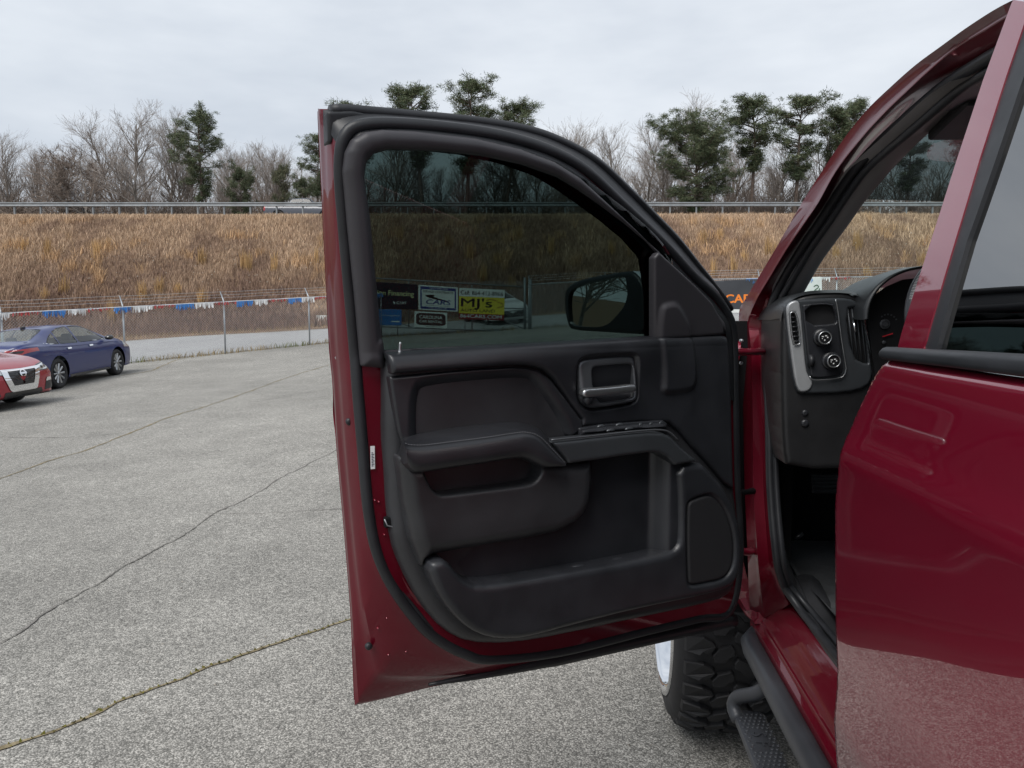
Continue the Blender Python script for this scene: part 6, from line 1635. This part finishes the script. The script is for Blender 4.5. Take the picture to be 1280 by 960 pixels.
c = Car('sedan', 'dark blue sedan parked facing the fence behind the red car', SED, pB, (-0.118, 0.993), M_NAVY, 190, 70)
AXL, RW = (-1.39, 1.39), 0.345
win_ = win = [np.array([(1.02,1.0),(.48,1.315),(.12,1.375),(-.28,1.385),(-.30,.985),(.4,.975)]), np.array([(-.37,.985),(-.35,1.385),(-.70,1.365),(-1.02,1.29),(-1.12,1.0)]), np.array([(-1.16,1.0),(-1.08,1.265),(-1.30,1.18),(-1.56,1.065),(-1.50,1.03)])]
c.body(AXL, RW, win, [(np.array([(.50,-.1),(.50,.50),(1.14,.64),(1.20,-.1)]), 1.03), (np.array([(-1.92,-.1),(-1.86,.58),(-1.14,.47),(-1.10,-.1)]), 1.03)])
c.wheels(AXL, RW, 0.80, M_ALLOY, M_RIMDK, 10)
for sg in (-1, 1):
    sd_ = np.where(c.Y*sg > 0, 9.0, -9.0)
    c.part('tail_lamp', np.minimum(sd_, c.end([(.40,.90),(.44,.965),(.80,.985),(.98,1.01),(.98,.955),(.80,.88),(.74,.845)], False, -2.02)), M_LENS, 0.006)
    c.part('tail_lamp_inner', np.minimum(sd_, c.end([(.52,.905),(.55,.94),(.80,.95),(.76,.895)], False, -2.15)), M_GBLK, 0.010)
c.part('rear_bumper_insert', c.end([(-.1,.28),(.7,.28),(.62,.45),(-.1,.45)], False, -2.2), M_PLAST, 0.005)
c.part('number_plate', c.end([(-.26,.66),(.26,.66),(.26,.80),(-.26,.80)], False, -2.2, False), M_WHITE, 0.008)
c.part('boot_badge', c.end([(-.07,.88),(.07,.88),(.07,.94),(-.07,.94)], False, -2.2, False), M_CHROME, 0.008)
for sg in (-1, 1): c.part('belt_chrome', np.minimum(np.where(c.Y*sg > 0, 9.0, -9.0), c.side([(1.03,.985),(-.3,.970),(-1.1,.985),(-1.52,1.015),(-1.72,1.05),(-1.72,1.063),(-1.50,1.030),(-1.1,1.0),(-.3,.985),(1.02,1.0)])), M_CHROME, 0.007)
for x in (-.98, .02):
    for sg in (-1, 1): c.part('door_handle', np.minimum(np.where(c.Y*sg > 0, 9.0, -9.0), c.side([(x,.86),(x+.19,.865),(x+.19,.90),(x,.895)])), M_CHROME, 0.02)
for pl in ([(-.30,.30),(-.30,.97),(-.312,.97),(-.312,.30)], [(.98,.35),(1.02,.95),(1.008,.95),(.968,.35)], [(-1.00,.48),(-1.16,.97),(-1.172,.97),(-1.012,.48)]): c.part('door_gap', c.side(np.array(pl)), M_DARK, 0.002)
for sg in (-1, 1): c.part('head_lamp', np.minimum(np.where(c.Y*sg > 0, 9.0, -9.0), np.minimum(c.side([(1.75,.72),(2.25,.70),(2.3,.78),(1.8,.90)]), c.X-1.7)), M_LAMP, 0.006)
for sg in (-1, 1): c.part('sill_trim', np.minimum(np.where(c.Y*sg > 0, 9.0, -9.0), c.side([(-.95,.21),(.95,.21),(.95,.27),(-.95,.27)])), M_GBLK, 0.004)
for sg in (-1, 1):
    m_ = MB().lathe([(0.10, 0.0), (0.095, .06), (.05, .10), (0, .11)], 16, lambda p: (0.92-p[2]*1.0, sg*(.98+p[0]*1.05), 1.02+p[1]*.62)); m_.add([(0.92, sg*.88, 1.0), (0.86, sg*.88, 1.0), (0.88, sg*1.0, 1.0), (0.92, sg*1.0, 1.02)], [(0,1,2,3)]); m_.build('door_mirror', M_GBLK, c.root, True)
MB().box((-1.10, -.03, 1.375), (-.98, .03, 1.44)).build('roof_antenna', M_GBLK, c.root, bevel=0.01)
seats(c, (-.9, .1))
# ---- red sedan, only its nose in the picture
NOS = [(-2.47,.02,.66,.70,.02,.72,.01),(-2.45,.78,.36,.96,.70,1.0,.58),(-2.2,.90,.23,1.0,.82,1.08,.70),(-1.7,.925,.20,.98,.86,1.15,.68),(-1.2,.925,.20,.96,.87,1.34,.58),(-.6,.925,.20,.94,.87,1.43,.57),(0,.925,.20,.93,.87,1.44,.58),(.45,.925,.20,.925,.87,1.37,.60),(.9,.925,.20,.92,.87,1.20,.66),(1.25,.925,.20,.915,.865,1.04,.74),(1.6,.92,.20,.89,.85,.985,.76),(2.0,.91,.19,.82,.83,.92,.74),(2.22,.89,.19,.745,.80,.855,.70),(2.34,.85,.20,.70,.75,.80,.64),(2.42,.74,.22,.66,.66,.75,.55),(2.47,.52,.26,.62,.46,.71,.36),(2.50,.20,.36,.58,.15,.64,.1),(2.505,.01,.47,.49,.01,.51,.01)]
M_REDP = mat('red_car_paint', (0.30, 0.008, 0.022), 0.3, 0.35, 1.0, 0.02)
hd = np.array([0.995, -0.10]); nose = np.array([-10.22, 13.3]); pR = nose-hd*2.48
c = Car('sedan', 'bright red sedan with chrome V grille cut off by the left edge', NOS, pR, hd, M_REDP, 260, 90)
win = [np.array([(1.02,.99),(.48,1.30),(.12,1.37),(-.28,1.38),(-.30,.975),(.4,.965)]), np.array([(-.37,.975),(-.35,1.38),(-.70,1.36),(-1.3,1.20),(-1.42,1.02)])]
c.body((-1.40, 1.42), 0.34, win, [(np.array([(.48,-.1),(.48,.50),(1.14,.64),(1.20,-.1)]), 1.02), (np.array([(-1.8,-.1),(-1.75,.56),(-1.16,.46),(-1.12,-.1)]), 1.02)])
c.wheels((-1.40, 1.42), 0.34, 0.80, M_ALLOY, M_RIMDK, 10)
gp = np.array([(-.36,.735),(.36,.735),(.33,.60),(.25,.40),(-.25,.40),(-.33,.60)])
c.part('grille', c.end(gp, True, 2.0, False), M_GBLK, 0.006)
gg = sdf_poly(gp, c.Y, c.Z); c.part('grille_surround', np.where(c.X > 2.0, np.minimum(0.055-np.abs(gg+0.018), .725-c.Z+.03*np.abs(c.Y)), -1), M_CHROME, 0.016)
for z in np.arange(.44, .72, .045): c.part('grille_bar', np.minimum(c.end(gp, True, 2.0, False), .008-np.abs(c.Z-z)), M_PLAST, 0.012)
rg = np.hypot(c.Y, c.Z-.645); c.part('badge_ring', np.where(c.X > 2.2, .011-np.abs(rg-.058), -1), M_CHROME, 0.022)
c.part('badge_bar', np.where(c.X > 2.2, np.minimum(.014-np.abs(c.Z-.645), .078-np.abs(c.Y)), -1), M_CHROME, 0.024)
for sg in (-1, 1): c.part('head_lamp', np.minimum(np.where(c.Y*sg > 0, 9.0, -9.0), c.end([(.40,.655),(.44,.74),(.92,.83),(.95,.76),(.80,.665)], True, 1.72)), M_LAMP, 0.008)
for sg in (-1, 1): c.part('lamp_frame', np.minimum(np.where(c.Y*sg > 0, 9.0, -9.0), np.minimum(c.end([(.38,.64),(.42,.755),(.94,.85),(.97,.75),(.82,.65)], True, 1.68), -c.end([(.40,.655),(.44,.74),(.92,.83),(.95,.76),(.80,.665)], True, 1.72))), M_GBLK, 0.005)
for q in (.52, .66):
    for sg in (-1, 1): c.part('lamp_element', np.minimum(np.where(c.Y*sg > 0, 9.0, -9.0), np.where(c.X > 1.8, .034-np.hypot(np.abs(c.Y)-q, (c.Z-.71)*1.3), -1)), M_GBLK, 0.012)
for sg in (-1, 1): c.part('fog_pocket', np.minimum(np.where(c.Y*sg > 0, 9.0, -9.0), c.end([(.50,.27),(.56,.43),(.74,.45),(.80,.28)], True, 1.9)), M_PLAST, 0.006)
for sg in (-1, 1): c.part('fog_chrome', np.minimum(np.where(c.Y*sg > 0, 9.0, -9.0), c.end([(.555,.43),(.60,.50),(.72,.50),(.745,.44)], True, 1.9)), M_CHROME, 0.012)
c.part('lower_intake', c.end([(-.1,.22),(.45,.22),(.42,.33),(-.1,.33)], True, 2.0), M_GBLK, 0.006)
c.part('splitter', c.end([(-.1,.185),(.9,.185),(.88,.215),(-.1,.215)], True, 1.6), M_PLAST, 0.008)
seats(c, (-.9, .1))
# ---- pale car on the service road, half hidden by the gate
M_PALE = mat('pale_paint', (0.60, 0.62, 0.62), 0.35, 0.0, 0.8, 0.03)
pS = atY(617, 392, 35.2)[:2]
c = Car('sedan', 'pale car on the service road half hidden behind the gate banners', SED, pS, (0.45, -0.89), M_PALE, 90, 44)
c.body(AXL, RW, win_, [(np.array([(.50,-.1),(.50,.50),(1.14,.64),(1.20,-.1)]), 1.03), (np.array([(-1.92,-.1),(-1.86,.58),(-1.14,.47),(-1.10,-.1)]), 1.03)], M_GLASS_V)
c.wheels(AXL, RW, 0.80, M_ALLOY, M_RIMDK, 6)
c.part('grille', c.end([(-.1,.34),(.55,.34),(.60,.62),(-.1,.62)], True, 2.0), M_GBLK, 0.01)
for sg in (-1, 1): c.part('head_lamp', np.minimum(np.where(c.Y*sg > 0, 9.0, -9.0), c.end([(.50,.66),(.86,.72),(.86,.84),(.52,.74)], True, 1.7)), M_LAMP, 0.01)
# ---- grey pickup passing on the highway
PKP = [(-2.91,.02,.8,.85,.02,.9,.01),(-2.9,.90,.55,1.15,.88,1.17,.80),(-2.82,.95,.42,1.20,.90,1.21,.82),(-1.0,.96,.42,1.20,.90,1.21,.82),(-.98,.96,.42,1.20,.90,1.60,.72),(-.85,.96,.40,1.20,.90,1.86,.70),(.1,.96,.40,1.18,.90,1.90,.70),(.6,.96,.40,1.17,.90,1.85,.70),(1.0,.96,.40,1.17,.90,1.55,.72),(1.3,.96,.40,1.16,.89,1.28,.78),(2.2,.95,.42,1.13,.86,1.22,.78),(2.75,.90,.45,1.04,.78,1.14,.70),(2.85,.7,.5,.98,.6,1.05,.5),(2.86,.02,.75,.78,.02,.8,.01)]
pP = atY(380, 262, 58.0)[:2]
c = Car('pickup', 'grey pickup driving along the highway behind the guardrail', PKP, pP, (1, SKEW), mat('grey_truck_paint', (0.055, 0.06, 0.075), 0.4, 0.2, 0.8, 0.03), 110, 40, 'truck')
c.body((-1.75, 1.85), 0.42, [np.array([(1.05,1.24),(.62,1.76),(.12,1.80),(.12,1.23)]), np.array([(.05,1.23),(.05,1.80),(-.80,1.76),(-.85,1.25)])], [(np.array([(.70,-.1),(.70,.60),(1.2,.70),(1.24,-.1)]), 1.3)], M_GLASS_V)
c.wheels((-1.75, 1.85), 0.42, 0.84, M_ALLOY, M_RIMDK, 6)
for sg in (-1, 1): c.part('tail_lamp', np.minimum(np.where(c.Y*sg > 0, 9.0, -9.0), np.minimum(c.side([(-2.95,.80),(-2.74,.80),(-2.74,1.14),(-2.95,1.14)]), 9)), M_LENS, 0.012)
